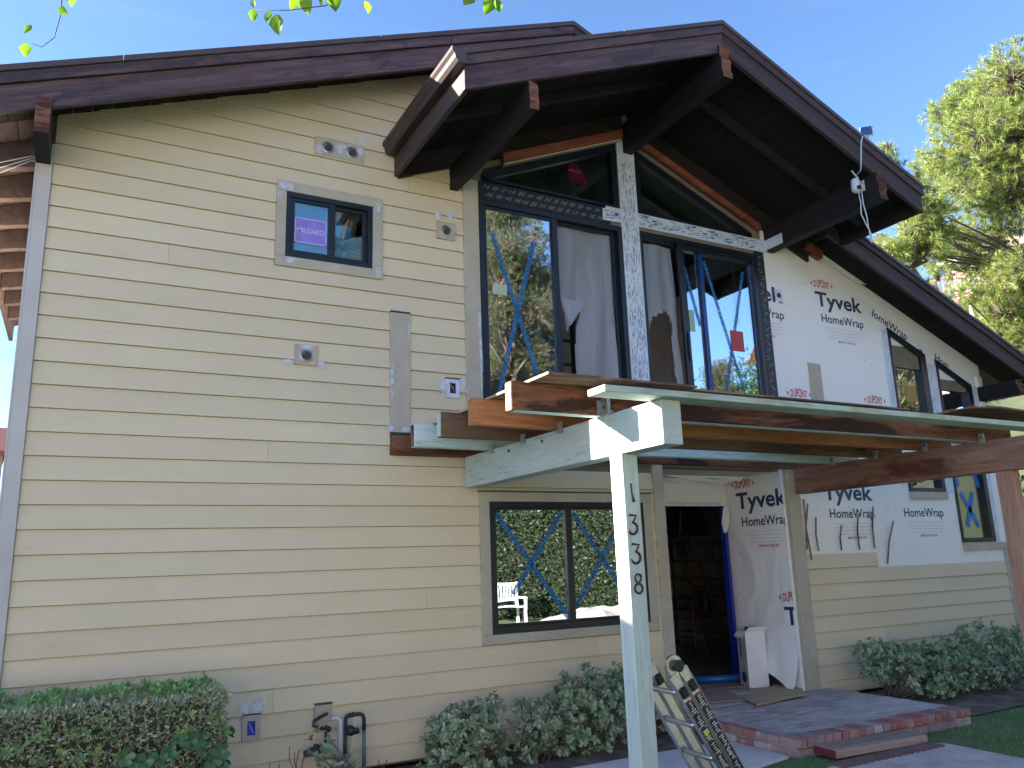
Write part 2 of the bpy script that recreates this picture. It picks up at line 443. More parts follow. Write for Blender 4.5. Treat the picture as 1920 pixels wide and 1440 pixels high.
def film_mat(name, col, trans, rough=0.35, op=0.5):
    m, t, b, out = new_mat(name)
    b.inputs['Base Color'].default_value = (*col, 1); b.inputs['Roughness'].default_value = rough
    tr = t.nodes.new("ShaderNodeBsdfTransparent"); tl = t.nodes.new("ShaderNodeBsdfTranslucent"); tl.inputs['Color'].default_value = (*col, 1)
    m1 = t.nodes.new("ShaderNodeMixShader"); m1.inputs[0].default_value = 0.35
    t.links.new(b.outputs[0], m1.inputs[1]); t.links.new(tl.outputs[0], m1.inputs[2])
    m2 = t.nodes.new("ShaderNodeMixShader"); m2.inputs[0].default_value = trans
    t.links.new(m1.outputs[0], m2.inputs[1]); t.links.new(tr.outputs[0], m2.inputs[2]); t.links.new(m2.outputs[0], out.inputs[0])
    v = coord(t, (3, 3, 0.8), rnd=False); bump_n(t, b, noise_n(t, v, 2.5, 6, 0.65, 1.5).outputs[0], 0.8, 0.06)
    return m
M['film'] = film_mat("clear_plastic_sheeting", (0.70, 0.76, 0.92), 0.38)
M['film_green'] = film_mat("dull_green_plastic_film", (0.075, 0.10, 0.09), 0.12, 0.3)
M['film_blue'] = film_mat("bright_blue_plastic_film", (0.10, 0.62, 1.0), 0.0, 0.4)

# ------------------------------------------------------------------ ground
def z_grid(name, x0, x1, y0, y1, z, mat, amp=0.0, step=0.25, kind='structure'):
    nx = max(1, int((x1 - x0) / step)); ny = max(1, int((y1 - y0) / step))
    mb = MB()
    for j in range(ny + 1):
        for i in range(nx + 1):
            x = x0 + (x1 - x0) * i / nx; y = y0 + (y1 - y0) * j / ny
            mb.v.append((x, y, z + amp * noise.noise(Vector((x * 1.7, y * 1.7, 0)))))
    for j in range(ny):
        for i in range(nx):
            a = j * (nx + 1) + i
            mb.f.append((a, a + 1, a + nx + 2, a + nx + 1)); mb.m.append(0)
    return mb.build(name, mat, smooth=True, kind=kind)
def ground_mat(name, cols, scale, bump=0.4):
    m, t, b, out = new_mat(name)
    v = coord(t, rnd=False); n = noise_n(t, v, scale, 10, 0.7)
    r = ramp(t, [(0.3, cols[0]), (0.5, cols[1]), (0.68, cols[2])]); t.links.new(n.outputs[0], r.inputs[0])
    t.links.new(r.outputs[0], b.inputs['Base Color']); b.inputs['Roughness'].default_value = 0.95
    bump_n(t, b, noise_n(t, v, scale * 6, 6, 0.7).outputs[0], bump, 0.03)
    return m
M['lawn'] = ground_mat("lawn_soil_and_thatch", [(0.09, 0.12, 0.05), (0.12, 0.17, 0.065), (0.18, 0.19, 0.11)], 2.5)
M['soil'] = ground_mat("dark_planting_soil", [(0.09, 0.066, 0.052), (0.17, 0.125, 0.10), (0.32, 0.245, 0.20)], 5, 0.9)
M['concrete'] = ground_mat("pale_concrete", [(0.62, 0.57, 0.57), (0.70, 0.64, 0.64), (0.76, 0.71, 0.71)], 3, 0.08)
M['stamped'] = ground_mat("pinkish_worn_paving", [(0.46, 0.34, 0.32), (0.60, 0.50, 0.48), (0.70, 0.62, 0.60)], 4, 0.1)
g = z_grid("ground", -400, 400, -400, 400, -0.045, M['lawn'], step=40)
z_grid("planting_bed", -3.0, 5.27, -0.86, 0.03, -0.026, M['soil'], 0.02, 0.08)
z_grid("planting_bed", 7.36, 12.5, -1.45, 0.03, -0.024, M['soil'], 0.03, 0.08)
mb = MB(); mb.prism([(-3, -2.3), (4.6, -1.72), (5.27, -1.58), (5.27, -0.86), (-3, -0.86)], -0.06, -0.022, 'z'); mb.build("concrete_path", M['concrete'], kind='structure', bevel=0.006)
mb = MB(); mb.prism([(4.3, -3.6), (6.6, -3.1), (6.62, -2.05), (6.5, -1.93), (5.5, -1.93), (4.3, -2.3)], -0.06, -0.020, 'z'); mb.build("walkway", M['stamped'], kind='structure', bevel=0.006)
mb = MB(); mb.box(10.6, 15.5, -12.9, -9.2, -0.08, -0.025); mb.build("patio", plain("pale_sunlit_paving", (0.50, 0.42, 0.38), 0.8), kind='structure')
# paver strips along the walkway edge
pv = []
for i in range(16):
    x = 5.28 + i * 0.078
    mb = MB(); mb.prism([(x, -2.13), (x + 0.07, -2.11), (x + 0.07, -1.955), (x, -1.955)], -0.05, -0.012, 'z')
    mb.build("brick", plain("walkway_brick_%s" % "abcdefghijklmnop"[i], (0.20 + 0.05 * random.random(), 0.12, 0.11), 0.85, 0, 0.3, 12, 0.4), bpy.data.objects["walkway"])

# ------------------------------------------------------------------ house
H = empty("house", (0, 0, 0), "beige lap-sided two-storey gabled house being re-sided, with dark roof beams and white wrap", "house")
XR, ZR = 4.27, 7.20
def zf(x): return ZR - 0.40 * abs(x - XR)
XG, ZG = 5.30, 6.80
def zg(x): return ZG - (0.42 if x < XG else 0.415) * abs(x - XG)
def ztop(x):            # underside of the soffit where it meets the wall
    if x < 2.55: return zf(x) - 0.15
    return min(zf(x), 9) - 0.15
EX = 0.17774; Z0 = 1.6 + 6.72 * 0.0492

openings = [  # x0,x1,z0,z1 cut out of the siding (outer edge of trims)
    (1.35, 2.335, 4.19, 5.0), (1.68, 2.14, 5.325, 5.505), (2.89, 3.08, 4.70, 4.88), (1.545, 1.74, 3.315, 3.49), (2.96, 3.10, 3.12, 3.31),
    (2.41, 2.605, 2.555, 3.89), (1.225, 1.365, 0.325, 0.525), (1.78, 1.92, 0.40, 0.545), (3.28, 5.275, 0.87, 2.255)]
def clip_poly(poly, f):
    """keep the part where f(p) <= 0; f linear"""
    out = []
    for i in range(len(poly)):
        a, b = poly[i], poly[(i + 1) % len(poly)]
        fa, fb = f(a), f(b)
        if fa <= 0: out.append(a)
        if (fa < 0 < fb) or (fb < 0 < fa):
            k = fa / (fa - fb); out.append((a[0] + (b[0] - a[0]) * k, a[1] + (b[1] - a[1]) * k))
    return out
def siding_board(x0, x1, z0, z1, roof=None, name="siding_board"):
    """a lap board with openings cut out; may fall into several pieces"""
    xs = sorted(set([x0, x1] + [v for o in openings for v in o[:2] if x0 < v < x1 and o[2] < z1 and o[3] > z0]))
    runs = []; cur = []
    for a, b in zip(xs[:-1], xs[1:]):
        zs = [(z0, z1)]
        for o in openings:
            if o[0] < (a + b) / 2 < o[1]:
                nz = []
                for p, q in zs:
                    if o[3] <= p or o[2] >= q: nz.append((p, q)); continue
                    if o[2] > p + 0.004: nz.append((p, o[2]))
                    if o[3] < q - 0.004: nz.append((o[3], q))
                zs = nz
        cells = [(a, b, p, q) for p, q in zs]
        if cells: cur += cells
        elif cur: runs.append(cur); cur = []
    if cur: runs.append(cur)
    objs = []
    for run in runs:
        mb = MB()
        for a, b, p, q in run:
            poly = [(a, p), (b, p), (b, q), (a, q)]
            if roof:
                for fn in roof: poly = clip_poly(poly, fn)
            if len(poly) < 3: continue
            n = len(poly); b0 = len(mb.v)
            def yf(z): return -0.005 + 0.019 * (z - z0) / EX
            mb.v += [(x, yf(z), z) for x, z in poly] + [(x, 0.0195, z) for x, z in poly]
            mb.f.append(tuple(b0 + i for i in range(n))); mb.m.append(0)
            for i in range(n):
                j = (i + 1) % n
                mb.f.append((b0 + i, b0 + n + i, b0 + n + j, b0 + j)); mb.m.append(0)
        if mb.f: objs.append(mb.build(name, M['siding'], H))
    return objs
G = 0.0035
def row(k): return Z0 + k * EX
roofcuts = [lambda p: p[1] - (ZR + 0.40 * (p[0] - XR) - 0.10), lambda p: p[1] - (ZR - 0.40 * (p[0] - XR) - 0.10)]
gablecut = lambda p: (ZG + 0.42 * (p[0] - XG) - 0.16) - p[1]
splits = {}
def add_split(x, z):
    k = int(math.floor((z - Z0) / EX)); splits.setdefault(k, []).append(x)
for x, z in [(0.828, 0.838), (1.454, 0.615), (4.514, 0.797), (9.28, 1.35), (10.525, 0.936), (9.923, 1.14), (8.078, 0.74), (8.694, 0.591), (1.35, 2.6), (2.75, 1.3), (0.5, 4.2), (2.6, 5.2)]: add_split(x, z)
kmin = int(math.floor((0.02 - Z0) / EX))
for k in range(kmin, 30):
    z0, z1 = row(k) + G, row(k + 1) - 0.0005
    z0 = max(z0, 0.02)
    if z0 > 7.0: break
    xl = -0.372
    if z0 > 3.0 and z0 < 5.52: xr = 3.175
    elif z1 < 2.56: xr = 5.318
    elif z0 < 3.0: xr = 3.175
    else: xr = 5.25
    if z1 > 2.5 and z0 < 2.56: xr = 3.175 if z1 > 2.6 else 5.318
    cuts = sorted([xl, xr] + [s for s in splits.get(k, []) if xl < s < xr])
    for a, b in zip(cuts[:-1], cuts[1:]):
        siding_board(a + (0.002 if a != xl else 0), b, z0, z1, (roofcuts + ([gablecut] if z0 > 5.45 else [])) if z1 > 4.9 else None)
    if z0 < 1.45:
        a, b = 7.475, 11.352
        zz1 = z1
        cuts = sorted([a, b] + [s for s in splits.get(k, []) if a < s < b])
        if z0 > 1.40: cuts = [7.475, 8.72]
        for a, b in zip(cuts[:-1], cuts[1:]): siding_board(a + 0.002, b, z0, zz1)

# sheathing with real openings (front wall), other outer walls
win_holes = [(1.44, 2.235, 4.285, 4.9), (3.36, 5.13, 2.80, 5.21), (5.38, 7.16, 2.80, 5.21), (3.385, 5.19, 0.965, 2.15), (5.45, 7.24, 0.0, 2.53),
             (9.51, 10.23, 2.33, 2.82), (9.51, 10.23, 3.00, 4.0), (10.46, 11.19, 1.66, 2.82), (10.46, 11.19, 3.0, 3.75)]
round_holes = [(1.80, 5.413, 0.05), (2.03, 5.413, 0.05), (2.985, 4.79, 0.05), (1.645, 3.40, 0.052)]
def wall_cells(mb, x0, x1, z0, z1, ya, yb, holes, cuts=None):
    xs = sorted(set([x0, x1] + [v for o in holes for v in o[:2] if x0 < v < x1]))
    for a, b in zip(xs[:-1], xs[1:]):
        zs = [(z0, z1)]
        for o in holes:
            if o[0] < (a + b) / 2 < o[1]:
                nz = []
                for p, q in zs:
                    if o[3] <= p or o[2] >= q: nz.append((p, q)); continue
                    if o[2] > p: nz.append((p, o[2]))
                    if o[3] < q: nz.append((o[3], q))
                zs = nz
        for p, q in zs:
            poly = [(a, p), (b, p), (b, q), (a, q)]
            for fn in (cuts or []): poly = clip_poly(poly, fn)
            if len(poly) > 2: mb.prism(poly, ya, yb)
cutw = [lambda p: p[1] - (ZR + 0.40 * (p[0] - XR) - 0.02), lambda p: p[1] - (ZR - 0.40 * (p[0] - XR) - 0.02)]
mb = MB()
tri = (3.44, 7.08, 5.42, 6.25)
wall_cells(mb, -0.47, 11.47, 0.0, 5.42, 0.022, 0.15, win_holes, cutw)
# gable part above 5.42 with the two raked window holes left open
wall_cells(mb, -0.47, 3.42, 5.42, 7.2, 0.022, 0.15, [], cutw)
wall_cells(mb, 7.12, 11.47, 5.42, 7.2, 0.022, 0.15, [], cutw)
mb.prism([(3.42, 5.57), (5.12, 6.27), (5.12, 6.95), (4.27, 7.17), (3.42, 6.83)], 0.022, 0.15)
mb.prism([(5.12, 5.42), (5.40, 5.42), (5.40, 6.7), (5.12, 6.84)], 0.022, 0.15)
mb.prism([(5.40, 6.26), (7.12, 5.54), (7.12, 6.03), (5.40, 6.72)], 0.022, 0.15)
mb.build("front_wall", M['sheathing'], H)
mb = MB()
mb.prism([(0.15, 0.0), (5.3, 0.0), (5.3, 5.26), (0.15, 5.26)], -0.47, -0.36, 'x')
mb.prism([(0.15, 0.0), (5.3, 0.0), (5.3, 4.25), (0.15, 4.25)], 11.36, 11.47, 'x')
mb.box(-0.36, 11.36, 5.2, 5.3, 0, 4.2)
mb.prism([(-0.36, 4.2), (11.36, 4.2), (11.36, 4.3), (XR, 7.15), (-0.36, 5.3)], 5.2, 5.3)
mb.build("outer_wall", M['siding'], H)
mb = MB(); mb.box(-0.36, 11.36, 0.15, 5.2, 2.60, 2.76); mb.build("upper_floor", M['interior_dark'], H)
mb = MB()
mb.box(2.9, 8.2, 2.6, 2.66, 2.76, 7.2); mb.box(2.84, 2.90, 0.16, 2.6, 2.76, 6.6)
mb.box(7.9, 7.96, 0.16, 2.6, 2.76, 5.5)
mb.build("upper_room_wall", M['interior'], H)
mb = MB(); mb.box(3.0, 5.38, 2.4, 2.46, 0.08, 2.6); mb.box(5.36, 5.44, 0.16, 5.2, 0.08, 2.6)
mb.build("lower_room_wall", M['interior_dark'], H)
mb = MB(); mb.box(5.44, 11.36, 5.12, 5.19, 0.08, 2.6); mb.build("hall_wall", M['interior_green'], H)
mb = MB(); mb.box(5.46, 11.36, 0.98, 5.12, 0.03, 0.092); mb.build("hall_floor", plain("dusty_dark_floor", (0.30, 0.25, 0.25), 0.35, 0, 0.4, 5), H)
mb = MB(); mb.box(5.46, 11.36, 0.15, 5.12, 2.53, 2.598); mb.build("hall_ceiling", M['interior'], H)

# recess: left and right reveal, door wall with header
mb = MB(); mb.box(5.38, 5.45, 0.151, 0.98, 0.09, 2.53); mb.build("recess_wall", M['wrap'], H)
mb = MB()
ny_, nz_ = 24, 70
for i in range(ny_ + 1):
    for j in range(nz_ + 1):
        y = 0.152 + 0.828 * i / ny_; z = 0.09 + 2.438 * j / nz_
        k_ = 1.0 if z < 1.7 else 0.3
        f_ = abs(math.sin(5.5 * (y * 1.3 + z * 0.55) + 3 * noise.noise(Vector((y * 2, z * 1.2, 1))))) ** 0.7
        mb.v.append((7.199 + k_ * (0.014 * f_ + 0.008 * abs(noise.noise(Vector((y * 7, z * 5, 2))))), y, z))
for i in range(ny_):
    for j in range(nz_): a = i * (nz_ + 1) + j; mb.f.append((a, a + 1, a + nz_ + 2, a + nz_ + 1)); mb.m.append(0)
mb.box(7.225, 7.26, 0.152, 0.98, 0.09, 2.528)
mb.build("recess_wall", M['wrap'], H, label="entry reveal covered in printed white wrap", smooth=True)
mb = MB(); mb.box(5.45, 7.198, 0.93, 0.98, 2.19, 2.528); mb.build("door_header", M['wrap'], H)
mb = MB(); mb.box(5.46, 7.10, 0.915, 0.9285, 2.205, 2.235); mb.build("header_tape", M['tape_white'], H)
mb = MB()
mb.prism([(5.47, 2.50), (5.75, 2.44), (6.0, 2.50), (6.25, 2.45), (6.6, 2.475), (6.9, 2.43), (7.18, 2.5)], 0.70, 0.704)
mb.prism([(5.9, 2.515), (6.4, 2.46), (6.65, 2.50), (7.1, 2.46), (7.19, 2.52)], 0.55, 0.554)
mb.build("torn_ceiling_paper", M['wrap'], H)
mb = MB(); mb.box(7.11, 7.155, 0.90, 0.98, 0.09, 2.19); mb.build("door_jamb", plain("blue_taped_jamb", (0.01, 0.03, 0.32), 0.5), H)
mb = MB()
fl = [(7.16, 0.9, 2.20), (7.10, 0.88, 2.18), (7.03, 0.86, 1.98), (7.06, 0.87, 1.86), (7.15, 0.89, 2.0)]
mb.add(fl + [(x + 0.02, y - 0.03, z) for x, y, z in fl], [(0, 1, 2, 3, 4), (9, 8, 7, 6, 5)] + [(i, (i + 1) % 5, (i + 1) % 5 + 5, i + 5) for i in range(5)])
mb.build("torn_wrap_flap", M['wrap'], H)
# loose wrap at the foot of the reveal, curling over dark paper
mb = MB()
pts = []
for i in range(9):
    for j in range(9):
        u, v = i / 8, j / 8
        y = 0.55 - 0.55 * u
        x = 7.19 - 0.14 * (1 - v) ** 2 * (0.4 + 0.6 * u) - 0.012 * math.sin(9 * u + 3 * v)
        z = 0.10 + v * 0.55 + (1 - u) * 0.22 * (1 - v)
        pts.append((x, y, z))
fs = [(i * 9 + j, i * 9 + j + 1, (i + 1) * 9 + j + 1, (i + 1) * 9 + j) for i in range(8) for j in range(8)]
mb.add(pts, fs); mb.build("loose_wrap_flap", M['wrap'], H, smooth=True)
mb = MB(); mb.box(7.185, 7.199, 0.152, 0.80, 0.092, 0.40); mb.build("building_paper", plain("dark_building_paper", (0.02, 0.022, 0.035), 0.7), H)

# door trims
mb = MB(); mb.box(5.32, 5.45, -0.02, 0.15, 0.05, 2.553); mb.build("door_trim", M['trim'], H, bevel=0.002)
mb = MB(); mb.box(7.27, 7.47, -0.02, 0.15, 0.095, 2.553); mb.build("door_trim", M['trim'], H, bevel=0.002)
mb = MB(); mb.box(7.235, 7.268, -0.004, 0.15, 0.095, 2.5535); mb.build("door_trim_edge", M['trim'], H)

# trims
def tr(x0, x1, z0, z1, y0=-0.012, name="trim_board", mat='trim'):
    m_ = MB(); m_.box(x0, x1, y0, 0.021, z0, z1); return m_.build(name, M[mat], H, bevel=0.002)
mb = MB(); mb.box(-0.475, -0.374, -0.018, 0.02, 0.02, 4.93); mb.build("corner_board", M['corner'], H, bevel=0.003)
mb = MB(); mb.box(-0.49, -0.4755, -0.018, 0.10, 0.02, 4.93); mb.build("corner_board", M['corner'], H)
tr(3.176, 3.346, 2.77, 5.40); tr(2.412, 2.603, 2.765, 3.888)
tr(2.41, 2.605, 3.8895, 3.903, -0.02, "flashing_cap", 'flash'); tr(2.41, 2.60, 2.742, 2.763, -0.03, "flashing_cap", 'flash')
tr(11.354, 11.48, 0.02, 1.64); tr(9.51, 10.262, 2.225, 2.315, -0.025, "window_sill"); tr(10.46, 11.40, 1.548, 1.645, -0.027, "window_sill")
tr(7.885, 8.105, 3.05, 3.90, 0.0, "batten")

def ring(mb, x0, x1, z0, z1, wl, wr, wb, wt, y0, y1, mi=0):
    mb.box(x0, x1, y0, y1, z1 - wt, z1, mi); mb.box(x0, x1, y0, y1, z0, z0 + wb, mi)
    mb.box(x0, x0 + wl, y0, y1, z0 + wb, z1 - wt, mi); mb.box(x1 - wr, x1, y0, y1, z0 + wb, z1 - wt, mi)
def pane_part(win, x0, x1, z0, z1, y, mat='glass', name="pane"):
    m_ = MB(); m_.box(x0, x1, y, y + 0.006, z0, z1); return m_.build(name, M[mat], win)
def x_tape(win, pts, y, wd=0.045, mat='blue_tape'):
    for a, b in pts:
        m_ = MB(); m_.bar((a[0], y, a[1]), (b[0], y, b[1]), 0.0015, wd, side=(b[1] - a[1], 0, -(b[0] - a[0])))
        m_.build("masking_tape", M[mat], win)
def sticker(win, x0, x1, z0, z1, y, col, txt=None, ink=None, skew=0.0, border=None):
    m_ = MB()
    m_.box(x0, x1, y, y + 0.001, z0, z1)
    mats = [plain("sticker_paper", col, 0.5, 0, 0.15, 12)]
    mats.append(ink or plain("sticker_print", (0.7, 0.7, 0.75), 0.5))
    if txt:
        wd = (x1 - x0) * 0.86; h = (z1 - z0) * 0.2
        m_.text(txt, wd, h, lambda a, b: (x0 + (x1 - x0) * 0.07 + a, y - 0.0015, (z0 + z1) / 2 - h * 0.4 + b), 1, bold=0.012)
    if border:
        t_ = 0.008
        for q in ((x0, x1, z0, z0 + t_), (x0, x1, z1 - t_, z1), (x0, x0 + t_, z0, z1), (x1 - t_, x1, z0, z1)): m_.box(q[0], q[1], y - 0.0015, y - 0.0005, q[2], q[3], 1)
    return m_.build("window_sticker", mats, win)
bv = M['black_vinyl']

# small upper window: trim, frame, blue film behind
x0, x1, z0, z1 = 1.352, 2.333, 4.192, 4.998
tr(x0, x1, 4.903, z1); tr(x0, x1, z0, 4.283); tr(x0, 1.438, 4.285, 4.901); tr(2.239, x1, 4.285, 4.901)
for cx, cz, w_, h_ in ((1.40, 4.945, .12, .10), (1.47, 4.95, .11, .10), (2.29, 4.90, .10, .14), (2.29, 4.26, .12, .14), (1.48, 4.245, .12, .09), (1.38, 4.87, .08, .12), (2.425, 3.25, .05, .45), (2.59, 3.72, .05, .3), (2.42, 2.80, .10, .10), (2.55, 2.79, .12, .08), (3.33, 3.5, .05, .8), (3.325, 3.9, .05, .4), (2.93, 3.22, .12, .16), (3.13, 3.25, .10, .16), (2.90, 4.93, .10, .14), (3.05, 4.95, .14, .10), (1.50, 3.33, .12, .08), (1.78, 3.33, .12, .08), (2.13, 5.58, .18, .09), (1.24, 0.56, .10, .14), (1.34, 0.57, .14, .16), (1.645, 3.47, .14, .10), (1.72, 5.37, .10, .12), (1.92, 5.42, .12, .16), (2.11, 5.44, .08, .14)):
    m_ = MB(); m_.add([(cx - w_ / 2, -0.0155, cz - h_ / 2), (cx + w_ / 2, -0.0155, cz - h_ / 2), (cx + w_ / 2, -0.0150, cz + h_ / 2), (cx - w_ / 2, -0.0150, cz + h_ / 2)], [(0, 1, 2, 3)]); m_.build("sealant_smear", M['smear'], H)
m_ = MB(); ring(m_, 1.44, 2.237, 4.285, 4.90, 0.045, 0.045, 0.045, 0.045, -0.006, 0.08); m_.box(1.825, 1.885, 0.0, 0.07, 4.33, 4.855)
ring(m_, 1.485, 1.83, 4.33, 4.855, 0.03, 0.0, 0.03, 0.03, 0.005, 0.04); ring(m_, 1.88, 2.192, 4.33, 4.855, 0.0, 0.035, 0.03, 0.035, 0.025, 0.06)
W1 = m_.build("window", bv, H, bevel=0.003)
pane_part(W1, 1.515, 1.825, 4.36, 4.825, 0.02, 'glass_low'); pane_part(W1, 1.885, 2.157, 4.36, 4.82, 0.045, 'glass_low')
m_ = MB(); m_.box(1.49, 1.85, 0.055, 0.058, 4.32, 4.87)
m_.prism([(1.85, 4.32), (2.20, 4.32), (2.20, 4.62), (2.13, 4.60), (2.06, 4.61), (2.05, 4.70), (1.98, 4.70), (1.95, 4.75), (1.98, 4.87), (1.85, 4.87)], 0.085, 0.088)
m_.build("plastic_film", M['film_blue'], W1)
m_ = MB(); m_.bar((1.93, 0.3, 4.70), (2.10, 0.22, 5.0), 0.08, 0.09, mi=0); m_.bar((2.08, 0.2, 4.58), (2.16, 0.3, 5.0), 0.05, 0.10)
m_.build("stud", M['ply_light'], W1)
sticker(W1, 1.522, 1.808, 4.44, 4.68, 0.018, (0.28, 0.20, 0.72), "MILGARD", plain("white_print", (0.55, 0.6, 0.8)), border=True)

# vent blocks
def vent(x0, x1, z0, z1, holes, cap=False, label=None, inner=None):
    m_ = MB(); e = 0.006
    m_.box(x0 + e, x1 - e, -0.008, 0.0205, z0 + e, z1 - e)
    for t_ in ((x0, x1, z0, z0 + e), (x0, x1, z1 - e, z1), (x0, x0 + e, z0, z1), (x1 - e, x1, z0, z1)): m_.box(t_[0], t_[1], -0.013, 0.0205, t_[2], t_[3])
    o = m_.build("vent_block", M['trim'], H, label=label)
    for cx, cz, r_ in holes:
        c_ = MB(); c_.tube([(cx, -0.0135, cz), (cx, -0.0185, cz)], [r_ * 0.86, r_ * 0.86], 24); c_.build("duct_dark_disc", M['interior_dark'], o)  # dark disc on the block's face stands in for the shaded duct hole
        c_ = MB()
        c_.tube([(cx, -0.0135, cz), (cx, -0.018, cz)], [r_ * 1.28, r_ * 1.0], 24, caps=False)
        for k in range(3):
            a = 0.6 + k * 0.9
            c_.tube([(cx + r_ * 0.8 * math.cos(a + 0.2 * q), -0.0205 - 0.004 * (q % 2), cz + r_ * 0.75 * math.sin(a + 0.35 * q) * (1 - 0.15 * k)) for q in range(5)], 0.0028, 5)
        c_.build("duct_liner", M['galv'], o)
    return o
vent(1.68, 2.14, 5.325, 5.505, [(1.80, 5.413, 0.047), (2.03, 5.413, 0.047)], label="long block with two round duct holes")
vent(2.89, 3.08, 4.70, 4.88, [(2.985, 4.79, 0.045)]); vent(1.545, 1.74, 3.315, 3.49, [(1.645, 3.40, 0.048)])
def gang(x0, x1, z0, z1, hx0, hx1, hz0, hz1, col, plate):
    m_ = MB(); ring(m_, x0, x1, z0, z1, hx0 - x0, x1 - hx1, hz0 - z0, z1 - hz1, -0.010, 0.0205)
    o = m_.build("electrical_box", plate, H)
    m_ = MB(); m_.box(hx0 - 0.004, hx1 + 0.004, 0.012, 0.016, hz0 - 0.004, hz1 + 0.004)
    for q in ((hx0, hx0 + 0.004), (hx1 - 0.004, hx1)): m_.box(q[0], q[1], -0.008, 0.012, hz0, hz1)
    m_.build("box_back", col, o)
    m_ = MB(); m_.tube([(hx0 + 0.012, 0.0, hz1 - 0.015), ((hx0 + hx1) / 2, -0.012, (hz0 + hz1) / 2), (hx1 - 0.015, -0.006, hz0 + 0.02)], 0.003, 5); m_.build("wire", plain("wire_copper_white", (0.6, 0.5, 0.42)), o)
    m_ = MB(); m_.box(x0 - 0.003, x1 + 0.003, -0.016, 0.0205, z1 + 0.0005, z1 + 0.012); m_.build("flashing_cap", M['flash'], o)
gang(2.96, 3.10, 3.12, 3.298, 3.0, 3.06, 3.16, 3.26, plain("black_box", (0.02, 0.02, 0.025)), M['caulk'])
gang(1.228, 1.362, 0.328, 0.512, 1.265, 1.325, 0.365, 0.47, plain("blue_box", (0.01, 0.05, 0.6), 0.4), M['trim'])
tr(1.782, 1.918, 0.40, 0.53); tr(1.777, 1.923, 0.531, 0.544, -0.02, "flashing_cap", 'flash')

# lower window
tr(3.282, 5.273, 2.153, 2.242, -0.014); tr(3.27, 5.285, 2.243, 2.254, -0.022, "flashing_cap", 'flash'); tr(3.282, 5.273, 0.872, 0.957, -0.018)
tr(3.282, 3.383, 0.958, 2.152); tr(5.172, 5.273, 0.958, 2.152)
m_ = MB(); ring(m_, 3.385, 5.17, 0.96, 2.15, 0.05, 0.05, 0.06, 0.05, -0.008, 0.09); m_.box(4.215, 4.29, -0.002, 0.075, 1.02, 2.10)
ring(m_, 3.435, 4.22, 1.02, 2.10, 0.022, 0.0, 0.025, 0.025, 0.01, 0.05); ring(m_, 4.285, 5.12, 1.02, 2.10, 0.0, 0.03, 0.02, 0.02, 0.03, 0.07)
W2 = m_.build("window", bv, H, bevel=0.003)
pane_part(W2, 3.457, 4.216, 1.045, 2.075, 0.02); pane_part(W2, 4.288, 5.09, 1.04, 2.08, 0.05)
x_tape(W2, [((3.46, 2.05), (4.215, 1.06)), ((4.19, 2.06), (3.62, 1.30))], 0.0185, 0.05, 'faint_tape'); x_tape(W2, [((4.34, 2.05), (4.95, 1.2)), ((4.95, 2.0), (4.32, 1.15))], 0.0485, 0.05, 'faint_tape')
sticker(W2, 4.52, 4.86, 1.448, 1.665, 0.058, (0.30, 0.12, 0.03), "MILGARD", plain("tan_print", (0.45, 0.35, 0.25)), border=True)
m_ = MB(); m_.box(3.4, 5.15, 0.14, 0.144, 1.0, 2.12); m_.build("dark_backing", plain("dark_backing_sheet", (0.02, 0.02, 0.02), 0.9), W2)  # near-black sheet in place of the dark interior behind the panes

# patio door pairs (upper storey)
m_ = MB(); ring(m_, 3.352, 5.135, 2.785, 5.22, 0.06, 0.055, 0.06, 0.06, -0.006, 0.11); m_.box(4.215, 4.285, 0.0, 0.06, 2.845, 5.16)
ring(m_, 3.412, 4.22, 2.845, 5.16, 0.03, 0.0, 0.05, 0.035, 0.012, 0.05); ring(m_, 4.285, 5.08, 2.845, 5.16, 0.0, 0.045, 0.03, 0.03, 0.05, 0.10)
D1 = m_.build("patio_door", bv, H, bevel=0.003)
pane_part(D1, 3.442, 4.216, 2.895, 5.125, 0.025)
x_tape(D1, [((3.50, 4.90), (4.06, 3.20)), ((4.00, 4.86), (3.48, 3.00))], 0.0238, 0.05, 'faint_tape')
m_ = MB(); m_.box(4.225, 4.25, -0.018, 0.0, 3.5, 3.82); m_.build("door_handle", bv, D1, bevel=0.004)
m_ = MB(); m_.box(3.50, 3.66, 0.022, 0.0235, 4.22, 4.33); m_.build("window_sticker", plain("pale_green_label", (0.45, 0.58, 0.45)), D1)
def draped(x0, x1, z0, z1, y, hole, nx=56, nz=60, amp=0.045, name="plastic_sheet", fold=14, parent=None, mat='film', pull=0.0):
    m_ = MB(); idx = {}
    def P(i, j):
        if (i, j) in idx: return idx[(i, j)]
        u, v = i / nx, j / nz
        x = x0 + (x1 - x0) * u; z = z0 + (z1 - z0) * v
        yy = y + amp * (1 - v) * math.sin(fold * u + 2.2 * math.sin(2.5 * v + 4 * u)) + amp * 0.9 * noise.noise(Vector((x * 5, z * 1.6, 3.3))) + pull * (1 - v) * u
        idx[(i, j)] = len(m_.v); m_.v.append((x, yy, z)); return idx[(i, j)]
    for i in range(nx):
        for j in range(nz):
            cx = x0 + (x1 - x0) * (i + .5) / nx; cz = z0 + (z1 - z0) * (j + .5) / nz
            if hole and hole(cx, cz): continue
            m_.f.append((P(i, j), P(i + 1, j), P(i + 1, j + 1), P(i, j + 1))); m_.m.append(0)
    return m_.build(name, M[mat], parent, smooth=True)
def inside(poly):
    def f(x, z):
        c = False
        for i in range(len(poly)):
            a, b = poly[i], poly[i - 1]
            if (a[1] > z) != (b[1] > z) and x < (b[0] - a[0]) * (z - a[1]) / (b[1] - a[1]) + a[0]: c = not c
        return c
    return f
